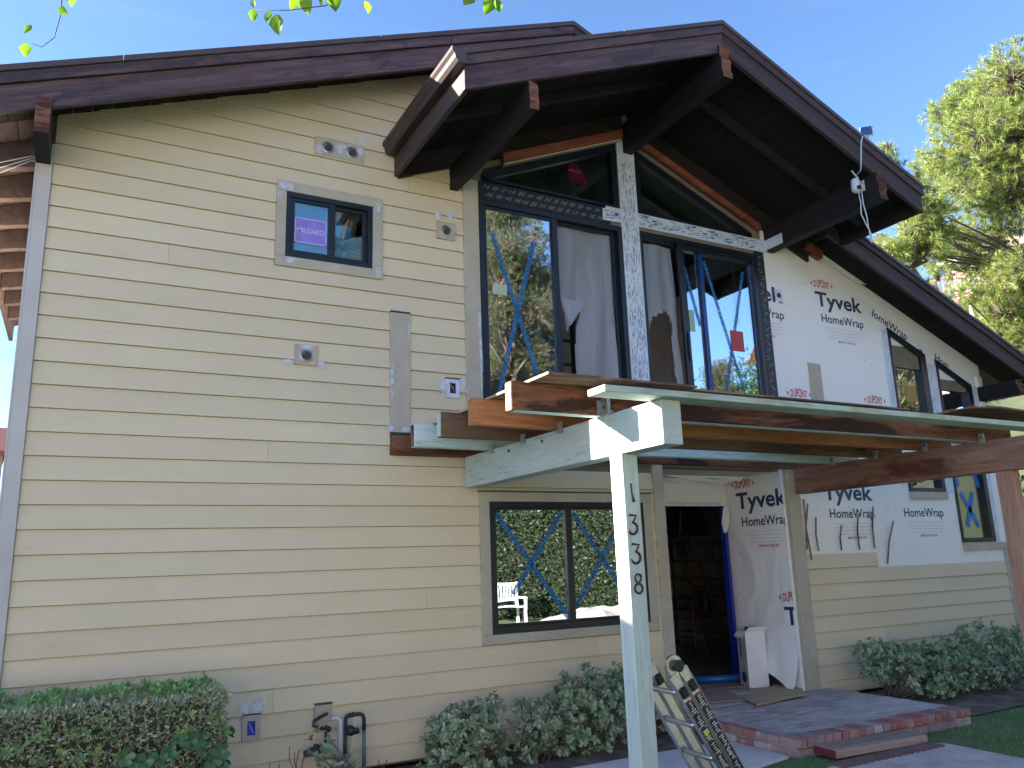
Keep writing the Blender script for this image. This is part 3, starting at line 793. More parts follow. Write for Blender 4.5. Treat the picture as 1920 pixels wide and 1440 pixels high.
draped(4.285, 5.08, 2.85, 5.14, 0.12, inside([(4.37, 4.33), (4.42, 3.95), (4.45, 4.0), (4.64, 4.27), (4.55, 4.0), (4.54, 3.4), (4.62, 2.8), (4.34, 2.8), (4.33, 4.33)]), parent=D1, fold=20)
m_ = MB(); m_.add([(4.34, 0.10, 4.33), (4.66, 0.11, 4.29), (4.43, 0.06, 4.0), (4.36, 0.08, 4.30)], [(0, 1, 2), (0, 2, 3)]); m_.build("torn_flap", M['film'], D1)
m_ = MB()
for z in (3.35, 3.62, 3.9, 4.2): m_.box(4.3, 5.2, 1.2, 1.24, z, z + 0.025)
for x in (4.3, 5.2): m_.box(x, x + 0.04, 1.18, 1.26, 2.77, 4.6)
m_.box(4.3, 5.2, 1.2, 1.24, 2.95, 2.975)
m_.build("shelf_rack", plain("dark_rack", (0.02, 0.02, 0.024), 0.5), H)

m_ = MB(); ring(m_, 5.378, 7.165, 2.785, 5.22, 0.045, 0.06, 0.06, 0.06, -0.006, 0.12); m_.box(5.935, 6.02, 0.005, 0.05, 2.845, 5.16)
m_.box(5.935, 7.10, 0.006, 0.05, 5.10, 5.16); m_.box(6.23, 6.275, 0.055, 0.095, 2.845, 5.10); m_.box(6.80, 6.86, 0.055, 0.10, 4.3, 5.10)
D2 = m_.build("patio_door", bv, H, bevel=0.003)
m_ = MB(); m_.box(6.276, 6.335, 0.045, 0.09, 2.85, 5.10); m_.build("door_stile", plain("blue_film_on_stile", (0.01, 0.05, 0.22), 0.35), D2)
pane_part(D2, 6.022, 6.2295, 2.9, 5.098, 0.052); pane_part(D2, 6.336, 7.104, 2.9, 5.098, 0.052)
x_tape(D2, [((6.36, 5.02), (6.95, 3.0)), ((6.98, 4.98), (6.42, 3.05)), ((6.05, 4.9), (6.22, 4.2))], 0.0508, 0.045, 'faint_tape')
m_ = MB(); m_.box(5.972, 5.995, -0.016, 0.004, 3.75, 4.08); m_.build("door_handle", bv, D2, bevel=0.004)
sticker(D2, 6.68, 6.88, 3.95, 4.20, 0.0475, (0.45, 0.05, 0.06))
m_ = MB(); m_.box(6.06, 6.14, 0.049, 0.0505, 4.12, 4.38); m_.build("window_sticker", plain("pale_green_label_strip", (0.42, 0.55, 0.48)), D2)
draped(5.42, 5.94, 2.85, 5.14, 0.12, inside([(5.46, 3.4), (5.50, 4.0), (5.58, 4.25), (5.80, 4.36), (5.86, 4.2), (5.84, 3.6), (5.90, 2.8), (5.45, 2.8)]), parent=D2, nx=40)

# raked gable windows
def inset(poly, d):
    n = len(poly); L = []
    area = sum(poly[i - 1][0] * poly[i][1] - poly[i][0] * poly[i - 1][1] for i in range(n))
    sgn = 1 if area > 0 else -1
    ds = d if isinstance(d, (list, tuple)) else [d] * n
    for i in range(n):
        a, b = Vector(poly[i]), Vector(poly[(i + 1) % n]); e = (b - a).normalized(); nn = Vector((-e.y, e.x)) * sgn
        L.append((a + nn * ds[i], e))
    out = []
    for i in range(n):
        p, e = L[i - 1]; q, f = L[i]
        den = e.x * f.y - e.y * f.x
        k = ((q.x - p.x) * f.y - (q.y - p.y) * f.x) / den
        out.append((p.x + e.x * k, p.y + e.y * k))
    return out
def poly_window(poly, ds, y0, y1, film=None, yp=0.03, glass='glass', name="window"):
    ins = inset(poly, ds); n = len(poly); m_ = MB()
    for i in range(n):
        j = (i + 1) % n
        m_.prism([poly[i], poly[j], ins[j], ins[i]], y0, y1)
    o = m_.build(name, bv, H)
    g_ = MB(); g_.prism(ins, yp, yp + 0.006); g_.build("pane", M[glass], o)
    if film:
        f_ = MB(); f_.prism(ins, yp + 0.05, yp + 0.052); f_.build("plastic_film", M[film], o)
    return o
GW = poly_window([(3.40, 5.435), (5.125, 5.435), (5.125, 6.245), (3.40, 5.505)], [0.03, 0.07, 0.075, 0.02], -0.006, 0.08, 'film_green', glass='glass_low')
m_ = MB(); m_.prism([(4.50, 5.90), (4.52, 5.70), (4.77, 5.685), (4.70, 5.85), (4.60, 5.92)], 0.074, 0.0755)
m_.text("MILGA", 0.16, 0.03, lambda a, b: (4.525 + a, 0.0725, 5.81 + b), 1, bold=0.012); m_.build("window_sticker", [plain("crimson_paper", (0.55, 0.01, 0.10)), plain("pale_print_white", (0.8, 0.8, 0.8))], GW)
GW2 = poly_window([(5.40, 5.43), (7.14, 5.43), (7.14, 5.49), (5.40, 6.22)], [0.03, 0.02, 0.085, 0.045], -0.006, 0.08, 'film_green', glass='glass_low')
# bare lumber and membrane around the gable windows
lum = wood("red_stained_lumber", [(0.13, 0.03, 0.018), (0.25, 0.07, 0.045), (0.33, 0.12, 0.08)], 'x', (0, SL, 0), 0.8, 0.4, 12)
for a, b in ((3.62, 4.42), (4.423, 5.19)):
    m_ = MB(); m_.prism([(a, zg(a) - 0.455), (b, zg(b) - 0.455), (b, zg(b) - 0.35), (a, zg(a) - 0.35)], -0.075, -0.036); m_.build("blocking", lum, H, bevel=0.002)
m_ = MB(); m_.prism([(3.64, zg(3.64) - 0.475), (5.19, zg(5.19) - 0.475), (5.19, zg(5.19) - 0.457), (3.64, zg(3.64) - 0.457)], -0.05, 0.02); m_.build("blocking", M['trim'], H)
for a, b in ((5.42, 6.5), (6.503, 7.24)):
    m_ = MB(); m_.prism([(a, zg(a) - 0.47), (b, zg(b) - 0.47), (b, zg(b) - 0.39), (a, zg(a) - 0.39)], -0.075, -0.036); m_.build("blocking", lum, H, bevel=0.002)
def dashes(mb, x0, x1, z0, z1, y, n, vertical, mi, ln=0.03, th=0.006, slant=0.0):
    for _ in range(n):
        cx, cz = random.uniform(x0 + 0.01, x1 - 0.01), random.uniform(z0 + 0.01, z1 - 0.01)
        cx = round(cx / 0.018) * 0.018; l = ln * random.uniform(0.5, 1.3)
        if vertical: a, b = (cx - slant * l, cz - l / 2), (cx + slant * l, cz + l / 2); o = (th / 2, 0)
        else: a, b = (cx - l / 2, cz), (cx + l / 2, cz + 0.1 * l); o = (0, th / 2)
        mb.add([(a[0] - o[0], y, a[1] - o[1]), (a[0] + o[0], y, a[1] + o[1]), (b[0] + o[0], y, b[1] + o[1]), (b[0] - o[0], y, b[1] - o[1])], [(0, 1, 2, 3)], mi)
m_ = MB(); m_.box(3.352, 4.985, -0.004, 0.021, 5.222, 5.415)
for k in range(15):
    for r_ in range(2):
        x = 3.42 + k * 0.105 + r_ * 0.04; z = 5.36 - r_ * 0.085
        if x > 4.93: continue
        for q in range(4):
            dashes(m_, x + q * 0.017 - 0.012, x + q * 0.017 + 0.012, z - 0.012, z + 0.012, -0.0052, 1, True, 1, 0.045, 0.005, 0.35)
m_.build("flashing_membrane", [M['black_wrap'], M['ink_pale']], H)
m_ = MB(); m_.box(7.17, 7.305, -0.004, 0.021, 2.77, 5.262)
for k in range(26):
    z = 2.85 + k * 0.093
    for q in range(3): dashes(m_, 7.19, 7.28, z - 0.012 + q * 0.02, z + 0.012 + q * 0.02, -0.0052, 1, False, 1, 0.035, 0.005)
m_.build("flashing_membrane", [M['black_wrap'], M['ink_pale']], H)
m_ = MB(); m_.box(5.137, 5.376, -0.010, 0.021, 2.78, 6.30); dashes(m_, 5.15, 5.365, 2.8, 6.05, -0.0112, 330, True, 1, 0.045, 0.008)
m_.build("flashing_tape", [M['tape_white'], M['tape_ink']], H)
m_ = MB(); m_.box(5.378, 7.31, -0.009, 0.021, 5.264, 5.427); dashes(m_, 5.38, 7.30, 5.275, 5.42, -0.0102, 150, False, 1, 0.06, 0.008)
m_.build("flashing_tape", [M['tape_white'], M['tape_ink']], H)
m_ = MB(); m_.prism([(4.88, 5.262), (5.135, 5.262), (5.135, 5.432), (4.93, 5.432), (4.93, 5.40), (4.89, 5.40)], -0.012, -0.0045); dashes(m_, 4.9, 5.13, 5.275, 5.39, -0.0132, 26, False, 1, 0.05, 0.007)
m_.build("flashing_tape", [M['tape_white'], M['tape_ink']], H)

# right hand raked windows
poly_window([(9.505, 2.99), (10.235, 2.99), (10.235, 4.225), (9.505, 4.535)], [0.05, 0.12, 0.09, 0.035], -0.01, 0.09, 'film_green', 0.05)  # green film added here to cover the bright walls inside
W5 = bpy.data.objects[H.children[-1].name]
sticker(W5, 9.77, 10.0, 3.54, 3.75, 0.048, (0.40, 0.22, 0.02))
poly_window([(10.455, 2.99), (11.20, 2.99), (11.20, 3.86), (10.455, 4.18)], [0.05, 0.09, 0.09, 0.035], -0.01, 0.09, 'film_green', 0.05)
m_ = MB(); ring(m_, 9.51, 10.255, 2.318, 2.83, 0.04, 0.07, 0.05, 0.05, -0.01, 0.09); W6 = m_.build("window", bv, H); m_ = MB(); m_.box(9.52, 10.24, 0.12, 0.123, 2.33, 2.82); m_.build("plastic_film", M['film_green'], W6); pane_part(W6, 9.55, 10.185, 2.37, 2.78, 0.05)  # film added behind this pane to cover the bright interior
m_ = MB(); ring(m_, 10.46, 11.20, 1.648, 2.83, 0.035, 0.08, 0.06, 0.05, -0.01, 0.09); W7 = m_.build("window", bv, H); pane_part(W7, 10.495, 11.12, 1.71, 2.78, 0.05, 'glass_low')
m_ = MB(); m_.box(10.47, 11.18, 0.12, 0.123, 1.65, 2.82); m_.build("plastic_film", film_mat("olive_film", (0.03, 0.045, 0.04), 0.05), W7)
x_tape(W7, [((10.66, 2.32), (10.95, 1.86)), ((10.92, 2.32), (10.70, 1.86)), ((10.55, 2.75), (10.62, 2.4)), ((10.98, 2.75), (11.08, 2.4))], 0.0488, 0.07)
for q, z0_, z1_, n in (((9.375, 9.503), 2.4, 4.5, 26), ((10.237, 10.453), 2.3, 4.1, 40), ((11.202, 11.32), 1.65, 3.85, 20)):
    m_ = MB(); m_.box(q[0], q[1], 0.004, 0.012, z0_, z1_); dashes(m_, q[0], q[1], z0_, z1_, 0.0028, n, True, 1, 0.09, 0.006, 0.25)
    m_.build("flashing_tape", [M['tape_white'], M['ink_grey']], H)

# ------------------------------------------------------------------ house wrap sheet with print
m_ = MB()
cutt = [lambda p: p[1] - (ZR - 0.40 * (p[0] - XR) - 0.10)]
wh = [(9.505, 10.235, 2.99, 4.3), (10.455, 11.20, 2.99, 3.9), (9.51, 10.255, 2.318, 2.83), (10.46, 11.20, 1.648, 2.83), (7.3, 8.72, 1.1, 1.56), (8.72, 11.36, 1.1, 1.38)]
wall_cells(m_, 7.305, 11.47, 1.30, 6.0, 0.0125, 0.0215, wh, cutt)
wrap = m_.build("house_wrap", M['wrap'], H)
def wrap_print(T, parts, clip=None, parent=None, name="wrap_print"):
    """T(a, b): metres right and up from the foot of the big T; every line of print is a piece of its own"""
    inks = [M['ink_blue'], M['ink_red'], M['ink_grey']]
    def cl(ox, oy): return None if clip is None else [((c[0][0] - ox, c[0][1] - oy), c[1]) for c in clip]
    def piece(fn, nm):
        m_ = MB(); fn(m_)
        if m_.f: m_.build(nm, inks, parent or wrap)
    def dup(m_):
        m_.text("DUPONT", 0.29, 0.085, lambda a, b: T(0.0 + a, 0.255 + b * (1.0 + 0.35 * math.sin(math.pi * max(0, min(1, a / 0.29)))) ), 1, cl(0.0, 0.255), 0.02)
        for s_, cx in ((-1, -0.035), (1, 0.325)):
            p = [(cx, 0.33), (cx, 0.265), (cx + s_ * 0.028, 0.298)]
            if clip is None or all((q[0] - c[0][0]) * c[1][0] + (q[1] - c[0][1]) * c[1][1] < 0 for q in p for c in clip): m_.add([T(*q) for q in p], [(0, 1, 2)], 1)
    if 'd' in parts: piece(dup, "printed_emblem")
    if 't' in parts: piece(lambda m_: m_.text("Tyvek", 0.88, 0.20, lambda a, b: T(a, b), 0, cl(0, 0), 0.024), "printed_word")
    if 'h' in parts: piece(lambda m_: m_.text("HomeWrap", 0.80, 0.115, lambda a, b: T(0.07 + a, -0.215 + b), 0, cl(0.07, -0.215), 0.014), "printed_word")
    if 'f' in parts:
        def fine(m_):
            for i, (lx, lw) in enumerate(((0.12, 0.74), (0.12, 0.74), (0.20, 0.62), (0.17, 0.64))):
                z = -0.29 - i * 0.042
                m_.text("technologies for a better building envelope system and more"[: 40 + 5 * i], lw, 0.013, lambda a, b: T(lx + a, z + b), 2, cl(lx, z))
            m_.text("MADE IN THE USA", 0.34, 0.032, lambda a, b: T(0.34 + a, -0.47 + b), 1, cl(0.34, -0.47), 0.01)
        piece(fine, "fine_print")
        (parent or wrap).children[-1]["kind"] = "stuff"
YP = 0.0105
def flat(x, z): return lambda a, b: (x + a, YP, z + b)
wrap_print(flat(8.175, 4.69), 'dthf')
wrap_print(flat(6.70, 4.64), 'thf', clip=[((0.615, 0), (-1, 0))])
wrap_print(flat(7.53, 3.19), 'dt'); wrap_print(flat(8.93, 3.20), 'dt', clip=[((0.44, 0), (1, 0))])
wrap_print(flat(7.90, 2.20), 'thf'); wrap_print(flat(9.28, 2.21), 'hf')
cs, sn = math.cos(-0.40), math.sin(-0.40)
def tilt(x, z): return lambda a, b: (x + a * cs - b * sn, YP, z + a * sn + b * cs)
wrap_print(tilt(9.19, 4.93), 'h', clip=[((0.13, 0), (-1, 0))]); wrap_print(tilt(10.48, 4.40), 'h', clip=[((0.38, 0), (1, 0))])
RW = [o for o in H.children if o.name.startswith("recess_wall")][-1]
def rev(y, z): return lambda a, b: (7.1975, y - a * 0.93, z + b)
wrap_print(rev(0.75, 2.14), 'dthf', parent=RW, clip=[((0.643, 0), (1, 0))])

# front return of the printed reveal, between the wall face and the trim
m_ = MB(); m_.box(7.198, 7.234, -0.002, 0.151, 0.095, 2.552); RV = m_.build("reveal_wrap", M['wrap'], H)
def rev2(y, z): return lambda a, b: (7.196, y - a * 0.93, z + b)
wrap_print(rev2(0.75, 2.14), 'thf', parent=RV, clip=[((0.643, 0), (-1, 0)), ((0.809, 0), (1, 0))])
wrap_print(rev2(0.148, 0.80), 'dt', parent=RV, clip=[((0.155, 0), (1, 0))])
# small patches and nail dots, loose flap at the top of the wrap
for x, z in ((7.51, 4.73), (9.03, 3.29)):
    m_ = MB(); m_.box(x - 0.06, x + 0.06, 0.004, 0.0118, z - 0.08, z + 0.08); m_.disc((x, 0.002, z), (0, 1, 0), 0.035, 14, 0.006, 1)
    m_.build("pipe_collar", [M['tape_white'], M['interior_dark']], H)
m_ = MB(); m_.add([(8.35, -0.02, 5.42), (9.15, -0.04, 5.085), (8.95, -0.02, 5.10), (8.30, -0.01, 5.36)], [(0, 1, 2, 3)]); m_.build("torn_wrap_flap", M['wrap'], H)
for i, (a, b, c, d) in enumerate([(7.671, 1.99, 7.69, 1.60), (8.094, 1.895, 8.08, 1.60), (8.411, 2.02, 8.40, 1.60), (8.703, 2.12, 8.676, 1.61), (9.05, 1.935, 8.876, 1.42), (7.56, 2.15, 7.50, 1.62), (7.50, 2.2, 7.56, 1.5)]):
    m_ = MB(); mid = ((a + c) / 2 - 0.008, (b + d) / 2)
    for p, q in (((a, b), mid), (mid, (c, d))): m_.bar((p[0], -0.008 - 0.03 * (p is not mid and p[1] > 1.8), p[1]), (q[0], -0.008, q[1]), 0.020, 0.007, side=(0, 1, 0))
    m_.build("shim_strip", M['ply'], H)

# ------------------------------------------------------------------ roofs
def slope_board(fn, x0, x1, t, b, y0, y1, name, mat, kids=None, bevel=0.003, **kw):
    m_ = MB(); m_.prism([(x0, fn(x0) - b), (x1, fn(x1) - b), (x1, fn(x1) - t), (x0, fn(x0) - t)], y0, y1)
    return m_.build(name, mat, kids or H, bevel=bevel, **kw)
def decking(fn, x0, x1, y0, y1, mat, top=0.12, bot=0.15, wd=0.14):
    n = int(round((x1 - x0) / wd)); wd = (x1 - x0) / n
    for i in range(n):
        a = x0 + i * wd + 0.003; b = x0 + (i + 1) * wd - 0.003
        slope_board(fn, a, b, top, bot + random.uniform(-0.002, 0.002), y0, y1, "soffit_plank", mat, bevel=0)
def zl(x): return ZR + 0.40 * (x - XR)
def zr(x): return ZR - 0.40 * (x - XR)
def gl(x): return ZG + 0.42 * (x - XG)
def gr(x): return ZG - 0.415 * (x - XG)
# covering slabs
m_ = MB()
m_.prism([(-1.0, zl(-1.0) - 0.118), (XR, ZR - 0.118), (XR, ZR - 0.004), (-1.0, zl(-1.0) - 0.004)], -0.49, 5.75)
m_.prism([(XR, ZR - 0.118), (12.4, zr(12.4) - 0.118), (12.4, zr(12.4) - 0.004), (XR, ZR - 0.004)], -0.49, 5.75)
m_.prism([(2.47, gl(2.47) - 0.118), (XG, ZG - 0.118), (XG, ZG - 0.004), (2.47, gl(2.47) - 0.004)], -1.59, 0.0)
m_.prism([(XG, ZG - 0.118), (8.13, gr(8.13) - 0.118), (8.13, gr(8.13) - 0.004), (XG, ZG - 0.004)], -1.59, -0.491)
m_.build("roof", M['roofing'], H)
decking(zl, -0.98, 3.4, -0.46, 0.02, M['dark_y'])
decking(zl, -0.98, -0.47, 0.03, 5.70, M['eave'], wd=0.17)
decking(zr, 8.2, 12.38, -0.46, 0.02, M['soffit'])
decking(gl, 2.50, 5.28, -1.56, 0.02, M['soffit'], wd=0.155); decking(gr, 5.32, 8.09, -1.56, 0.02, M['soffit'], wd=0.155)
# main left rake: metal edge, upper and lower board (joints as in the photograph)
for a, b in ((-1.02, 0.05), (0.055, 2.12), (2.125, XR)): slope_board(zl, a, b, 0.0, 0.052, -0.555, -0.52, "drip_edge", M['roofing'])
for a, b in ((-1.0, 2.84), (2.845, XR)): slope_board(zl, a, b, 0.053, 0.145, -0.540, -0.50, "fascia_board", M['fascia_up'])
slope_board(zl, -1.0, XR, 0.146, 0.365, -0.515, -0.47, "fascia_board", M['fascia_up'])
slope_board(zr, XR + 0.002, 5.6, 0.0, 0.052, -0.555, -0.52, "drip_edge", M['roofing']); slope_board(zr, XR + 0.002, 5.6, 0.053, 0.145, -0.54, -0.5, "fascia_board", M['fascia_dn'])
slope_board(zr, 7.9, 12.4, 0.0, 0.045, -0.555, -0.52, "drip_edge", M['roofing']); slope_board(zr, 7.9, 12.38, 0.046, 0.13, -0.540, -0.50, "fascia_board", M['fascia_dn'])
slope_board(zr, 7.9, 12.38, 0.131, 0.345, -0.515, -0.47, "fascia_board", M['fascia_dn'])
# front gable rakes
for a, b in ((2.45, 4.05), (4.055, XG)): slope_board(gl, a, b, 0.0, 0.045, -1.655, -1.62, "drip_edge", M['roofing'])
slope_board(gl, 2.45, XG, 0.046, 0.135, -1.64, -1.60, "fascia_board", M['fascia_up']); slope_board(gl, 2.45, XG, 0.136, 0.345, -1.62, -1.575, "fascia_board", M['fascia_up'])
slope_board(gr, XG + 0.002, 8.16, 0.0, 0.045, -1.655, -1.62, "drip_edge", M['roofing'])
slope_board(gr, XG + 0.002, 8.16, 0.046, 0.135, -1.64, -1.60, "fascia_board", M['fascia_dn']); slope_board(gr, XG + 0.002, 8.14, 0.136, 0.345, -1.62, -1.575, "fascia_board", M['fascia_dn'])
# eave fascias of the front gable
M['eave_face'] = wood("eave_fascia_paint", [(0.035, 0.022, 0.024), (0.06, 0.04, 0.042), (0.095, 0.065, 0.064)], 'y', None, 0.6, 0.4, 14)
m_ = MB(); m_.box(2.45, 2.49, -1.572, -0.005, gl(2.45) - 0.345, gl(2.45) - 0.03); m_.build("eave_fascia", M['eave_face'], H, bevel=0.003)
m_ = MB(); m_.box(8.10, 8.14, -1.572, -0.49, gr(8.12) - 0.345, gr(8.12) - 0.03); m_.build("eave_fascia", M['dark_y'], H, bevel=0.003)
# k-style gutter on the left eave of the gable
gz = gl(2.45) - 0.02
prof = [(2.448, gz), (2.448, gz - 0.125), (2.375, gz - 0.125), (2.352, gz - 0.095), (2.345, gz - 0.06), (2.325, gz - 0.035), (2.325, gz), (2.335, gz), (2.337, gz - 0.03), (2.355, gz - 0.055), (2.36, gz - 0.09), (2.38, gz - 0.115), (2.44, gz - 0.115), (2.44, gz)]
m_ = MB(); m_.prism(prof, -1.66, -0.02)
gut = m_.build("gutter", plain("brown_gutter_metal", (0.05, 0.036, 0.036), 0.35, 0.3, 0.1, 3), H)
m_ = MB(); m_.prism([prof[i] for i in range(7)], -1.668, -1.661); m_.build("gutter_end_cap", plain("brown_gutter_cap", (0.07, 0.05, 0.05), 0.4), gut)
slope_board(gl, 2.49, 5.22, 0.13, 0.375, -0.035, 0.0195, "frieze_board", M['dark_x']); slope_board(gr, 5.35, 8.09, 0.13, 0.385, -0.035, 0.012, "frieze_board", M['dark_x'])
# outlookers under the gable soffit
for fn, a, b in ((gl, 2.5, 5.20), (gr, 5.38, 8.08)):
    slope_board(fn, a, b, 0.152, 0.235, -0.90, -0.82, "outlooker", M['dark_x'])
# beams
def beam(x0, x1, z0, z1, yf, yb, name="roof_beam", chip=True, mat='dark_y', top_cut=None):
    m_ = MB(); b0 = len(m_.v)
    n = 7
    front = []; pts = []
    for k in range(n + 1):
        v = k / n; z = z0 + (z1 - z0) * v
        j = (0.02 * random.random() + 0.03 * (v > 0.6) * random.random()) if chip else 0
        pts.append([(x0, yf + j, z), (x1, yf + j * random.random() * 1.5, z)])
    for p in pts: m_.v += p
    for k in range(n): m_.f.append((2 * k, 2 * k + 1, 2 * k + 3, 2 * k + 2)); m_.m.append(1)
    c = len(m_.v)
    m_.v += [(x0, yb, z0), (x1, yb, z0), (x1, yb, z1), (x0, yb, z1)]
    m_.f += [(0, c, c + 1, 1), (2 * n, 2 * n + 1, c + 2, c + 3), (c + 3, c + 2, c + 1, c)]; m_.m += [0, 0, 0]
    m_.f.append(tuple([2 * k for k in range(n + 1)] + [c + 3, c])); m_.m.append(0)
    m_.f.append(tuple([2 * k + 1 for k in reversed(range(n + 1))] + [c + 1, c + 2])); m_.m.append(0)
    return m_.build(name, [M[mat], M['endgrain']], H)
beam(3.04, 3.125, 5.245, 5.50, -1.64, 0.02)
beam(5.225, 5.345, 6.145, 6.50, -1.665, 0.02)
beam(7.365, 7.49, 5.285, 5.60, -1.665, 0.02)
beam(-0.487, -0.39, 4.745, 5.03, -0.545, 0.02)
beam(11.36, 11.50, 3.63, 3.84, -0.57, 0.02)
m_ = MB(); m_.box(11.36, 11.47, -0.01, 0.02, 3.3, 4.0); m_.build("corner_flashing", M['wrap'], H)
for k in range(8):
    y = 0.35 + k * 0.62
    m_ = MB(); m_.prism([(-0.95, zl(-0.95) - 0.33), (-0.472, zl(-0.472) - 0.42), (-0.472, zl(-0.472) - 0.155), (-0.95, zl(-0.95) - 0.155)], y, y + 0.09)
    m_.build("rafter", M['eave'], H, bevel=0.004)
m_ = MB(); m_.box(-1.0, -0.955, -0.46, 5.74, zl(-1.0) - 0.33, zl(-1.0) - 0.02); m_.build("eave_fascia", M['eave'], H)
m_ = MB(); m_.bar((8.02, -0.05, 5.47), (8.30, -0.05, 5.36), 0.13, 0.07, side=(0, 1, 0)); m_.build("blocking", lum, H)
m_ = MB(); m_.prism([(7.24, 5.27), (7.363, 5.27), (7.363, 5.42), (7.24, 5.42)], -0.02, -0.0101); m_.box(7.36, 7.364, -0.28, -0.011, 5.30, 5.43); m_.build("flashing_tape", M['tape_white'], H)

# ------------------------------------------------------------------ entry canopy (pergola)
PG = empty("entry_canopy", (3.2, -2.4, 0), "timber entry canopy with pale green post numbered 1338, joists and a redwood beam", "canopy")
def pbox(name, x0, x1, y0, y1, z0, z1, mats, left=None, front=None, parent=None, bevel=0.004, label=None):
    m_ = MB(); m_.box(x0, x1, y0, y1, z0, z1, 0, front, left)
    return m_.build(name, mats, parent or PG, bevel=bevel, label=label)
pbox("ledger", 2.425, 8.0, -0.04, -0.002, 2.555, 2.735, M['redwood_x'])
jm = [("pale green painted joist", [M['mint_x'], M['endgrain']], 1), ("grey brown joist with a pale painted end", [M['tan_x'], M['mint_x']], 1),
      ("orange fir joist", [M['fir_x'], M['fir_x']], 1), ("dark redwood joist nearest the post", [M['redwood_x'], M['ply_light']], 1)]
M['mint_joist'] = wood("pale_green_joist_paint", [(0.42, 0.52, 0.52), (0.50, 0.61, 0.60), (0.56, 0.67, 0.65)], 'x', None, 0.55, 0.4, 12)
jm[0] = (jm[0][0], [M['mint_joist'], M['endgrain']], 1); jm[1] = (jm[1][0], [M['tan_x'], M['mint_joist']], 1)
for (lb, mats, lf), y, xr in zip(jm, (-0.47, -1.03, -1.60, -2.18), (7.9, 7.9, 7.9, 7.95)):
    pbox("joist", 2.425, xr, y - 0.085, y, 2.557, 2.752, mats, left=lf, label=lb, bevel=0.006)
# flaking green paint strip on the underside edge of the dark joist
pbox("paint_remnant", 2.45, 7.9, -2.2655, -2.19, 2.5535, 2.5565, M['mint_joist'], bevel=0)
BW = pbox("beam", 3.13, 3.29, -2.90, -0.03, 2.272, 2.555, [M['mint_y']], label="long pale green painted beam", bevel=0.006)
pbox("beam", 7.40, 7.56, -3.05, -0.005, 2.262, 2.553, [M['redbeam']], label="bare redwood beam", bevel=0.006)
pbox("fascia_board", 2.67, 9.2, -2.965, -2.785, 2.5575, 2.598, [M['mint_x'], M['mint_joist']], left=1, label="flat pale green board laid along the canopy front", bevel=0.003)
# joist hangers / tie plates
gl_ = M['galv']
for y in (-0.60, -1.16, -1.73):
    m_ = MB(); m_.box(3.118, 3.1285, y - 0.03, y + 0.04, 2.52, 2.60)
    m_.disc((3.115, y, 2.535), (1, 0, 0), 0.008, 8, 0.006); m_.build("tie_plate", gl_, PG)
m_ = MB(); m_.box(3.09, 3.20, -2.2755, -2.2665, 2.50 + 0.056, 2.66); m_.box(3.116, 3.1285, -2.40, -2.285, 2.556, 2.57)
m_.build("tie_plate", gl_, PG)
m_ = MB(); m_.box(3.105, 3.128, -2.372, -2.30, 2.555, 2.665); m_.disc((3.10, -2.335, 2.60), (1, 0, 0), 0.011, 8, 0.004, 1); m_.disc((3.10, -2.315, 2.645), (1, 0, 0), 0.005, 6, 0.004, 1); m_.disc((3.10, -2.355, 2.645), (1, 0, 0), 0.005, 6, 0.004, 1)
m_.build("tie_plate", [gl_, M['interior_dark']], PG)
for y in (-0.62, -1.18, -1.75, -2.33):
    m_ = MB(); m_.box(7.385, 7.398, y, y + 0.05, 2.53, 2.62); m_.disc((7.38, y + 0.025, 2.59), (1, 0, 0), 0.009, 8, 0.006, 1); m_.build("tie_plate", [gl_, M['interior_dark']], PG)
for y in (-0.9, -1.45):
    m_ = MB(); m_.disc((3.126, y, 2.50), (1, 0, 0), 0.012, 8, 0.01); m_.build("bolt", M['interior_dark'], PG)
# post under the beam: slightly out of plumb
m_ = MB()
a = [(3.130, -2.46), (3.262, -2.46), (3.262, -2.325), (3.130, -2.325)]
lean = 0.012
vs = [(x, y, 2.271) for x, y in a] + [(x + lean, y + 0.005, -0.03) for x, y in a]
m_.add(vs, [(0, 1, 2, 3), (7, 6, 5, 4)] + [(i, i + 4, (i + 1) % 4 + 4, (i + 1) % 4) for i in range(4)])
PO = m_.build("post", M['mint_z'], PG, bevel=0.006, label="pale green post carrying the house number")
m_ = MB(); m_.box(3.124, 3.1295, -2.335, -2.315, 2.3, 2.555); m_.build("batten", M['mint_z'], PG)
RP = pbox("post", 7.42, 7.56, -2.50, -2.36, -0.03, 2.261, [M['redpost']], label="bare redwood post", bevel=0.006)
# house number: forged bronze digits, each from a swept stroke
bronze = plain("oxidised_bronze", (0.09, 0.055, 0.055), 0.35, 0.75, 0.3, 40)
def arc(cx, cz, rx, rz, a0, a1, n=12): return [(cx + rx * math.cos(R(a0 + (a1 - a0) * k / n)), cz + rz * math.sin(R(a0 + (a1 - a0) * k / n))) for k in range(n + 1)]
def digit(ch):
    if ch == '1': return [([(-0.006, 0.062), (-0.004, 0.03), (-0.001, 0.0), (0.004, -0.03), (0.010, -0.058)], [0.006, 0.0055, 0.006, 0.008, 0.0105])]
    if ch == '3': return [([(-0.030, 0.055), (-0.024, 0.062), (0.0, 0.060), (0.026, 0.058), (0.014, 0.034), (-0.004, 0.012)], [0.004, 0.0075, 0.006, 0.0065, 0.006, 0.005]),
                          (arc(-0.006, -0.024, 0.036, 0.037, 95, -170, 16), [0.005] + [0.0085] * 13 + [0.007, 0.005, 0.004])]
    return [(arc(0.0, -0.03, 0.030, 0.030, 0, 360, 20), [0.0075] * 21), (arc(0.0, 0.034, 0.023, 0.025, -70, 250, 18), [0.0065] * 19), ([(0.012, 0.058), (0.024, 0.052), (0.032, 0.044)], [0.006, 0.0055, 0.003])]
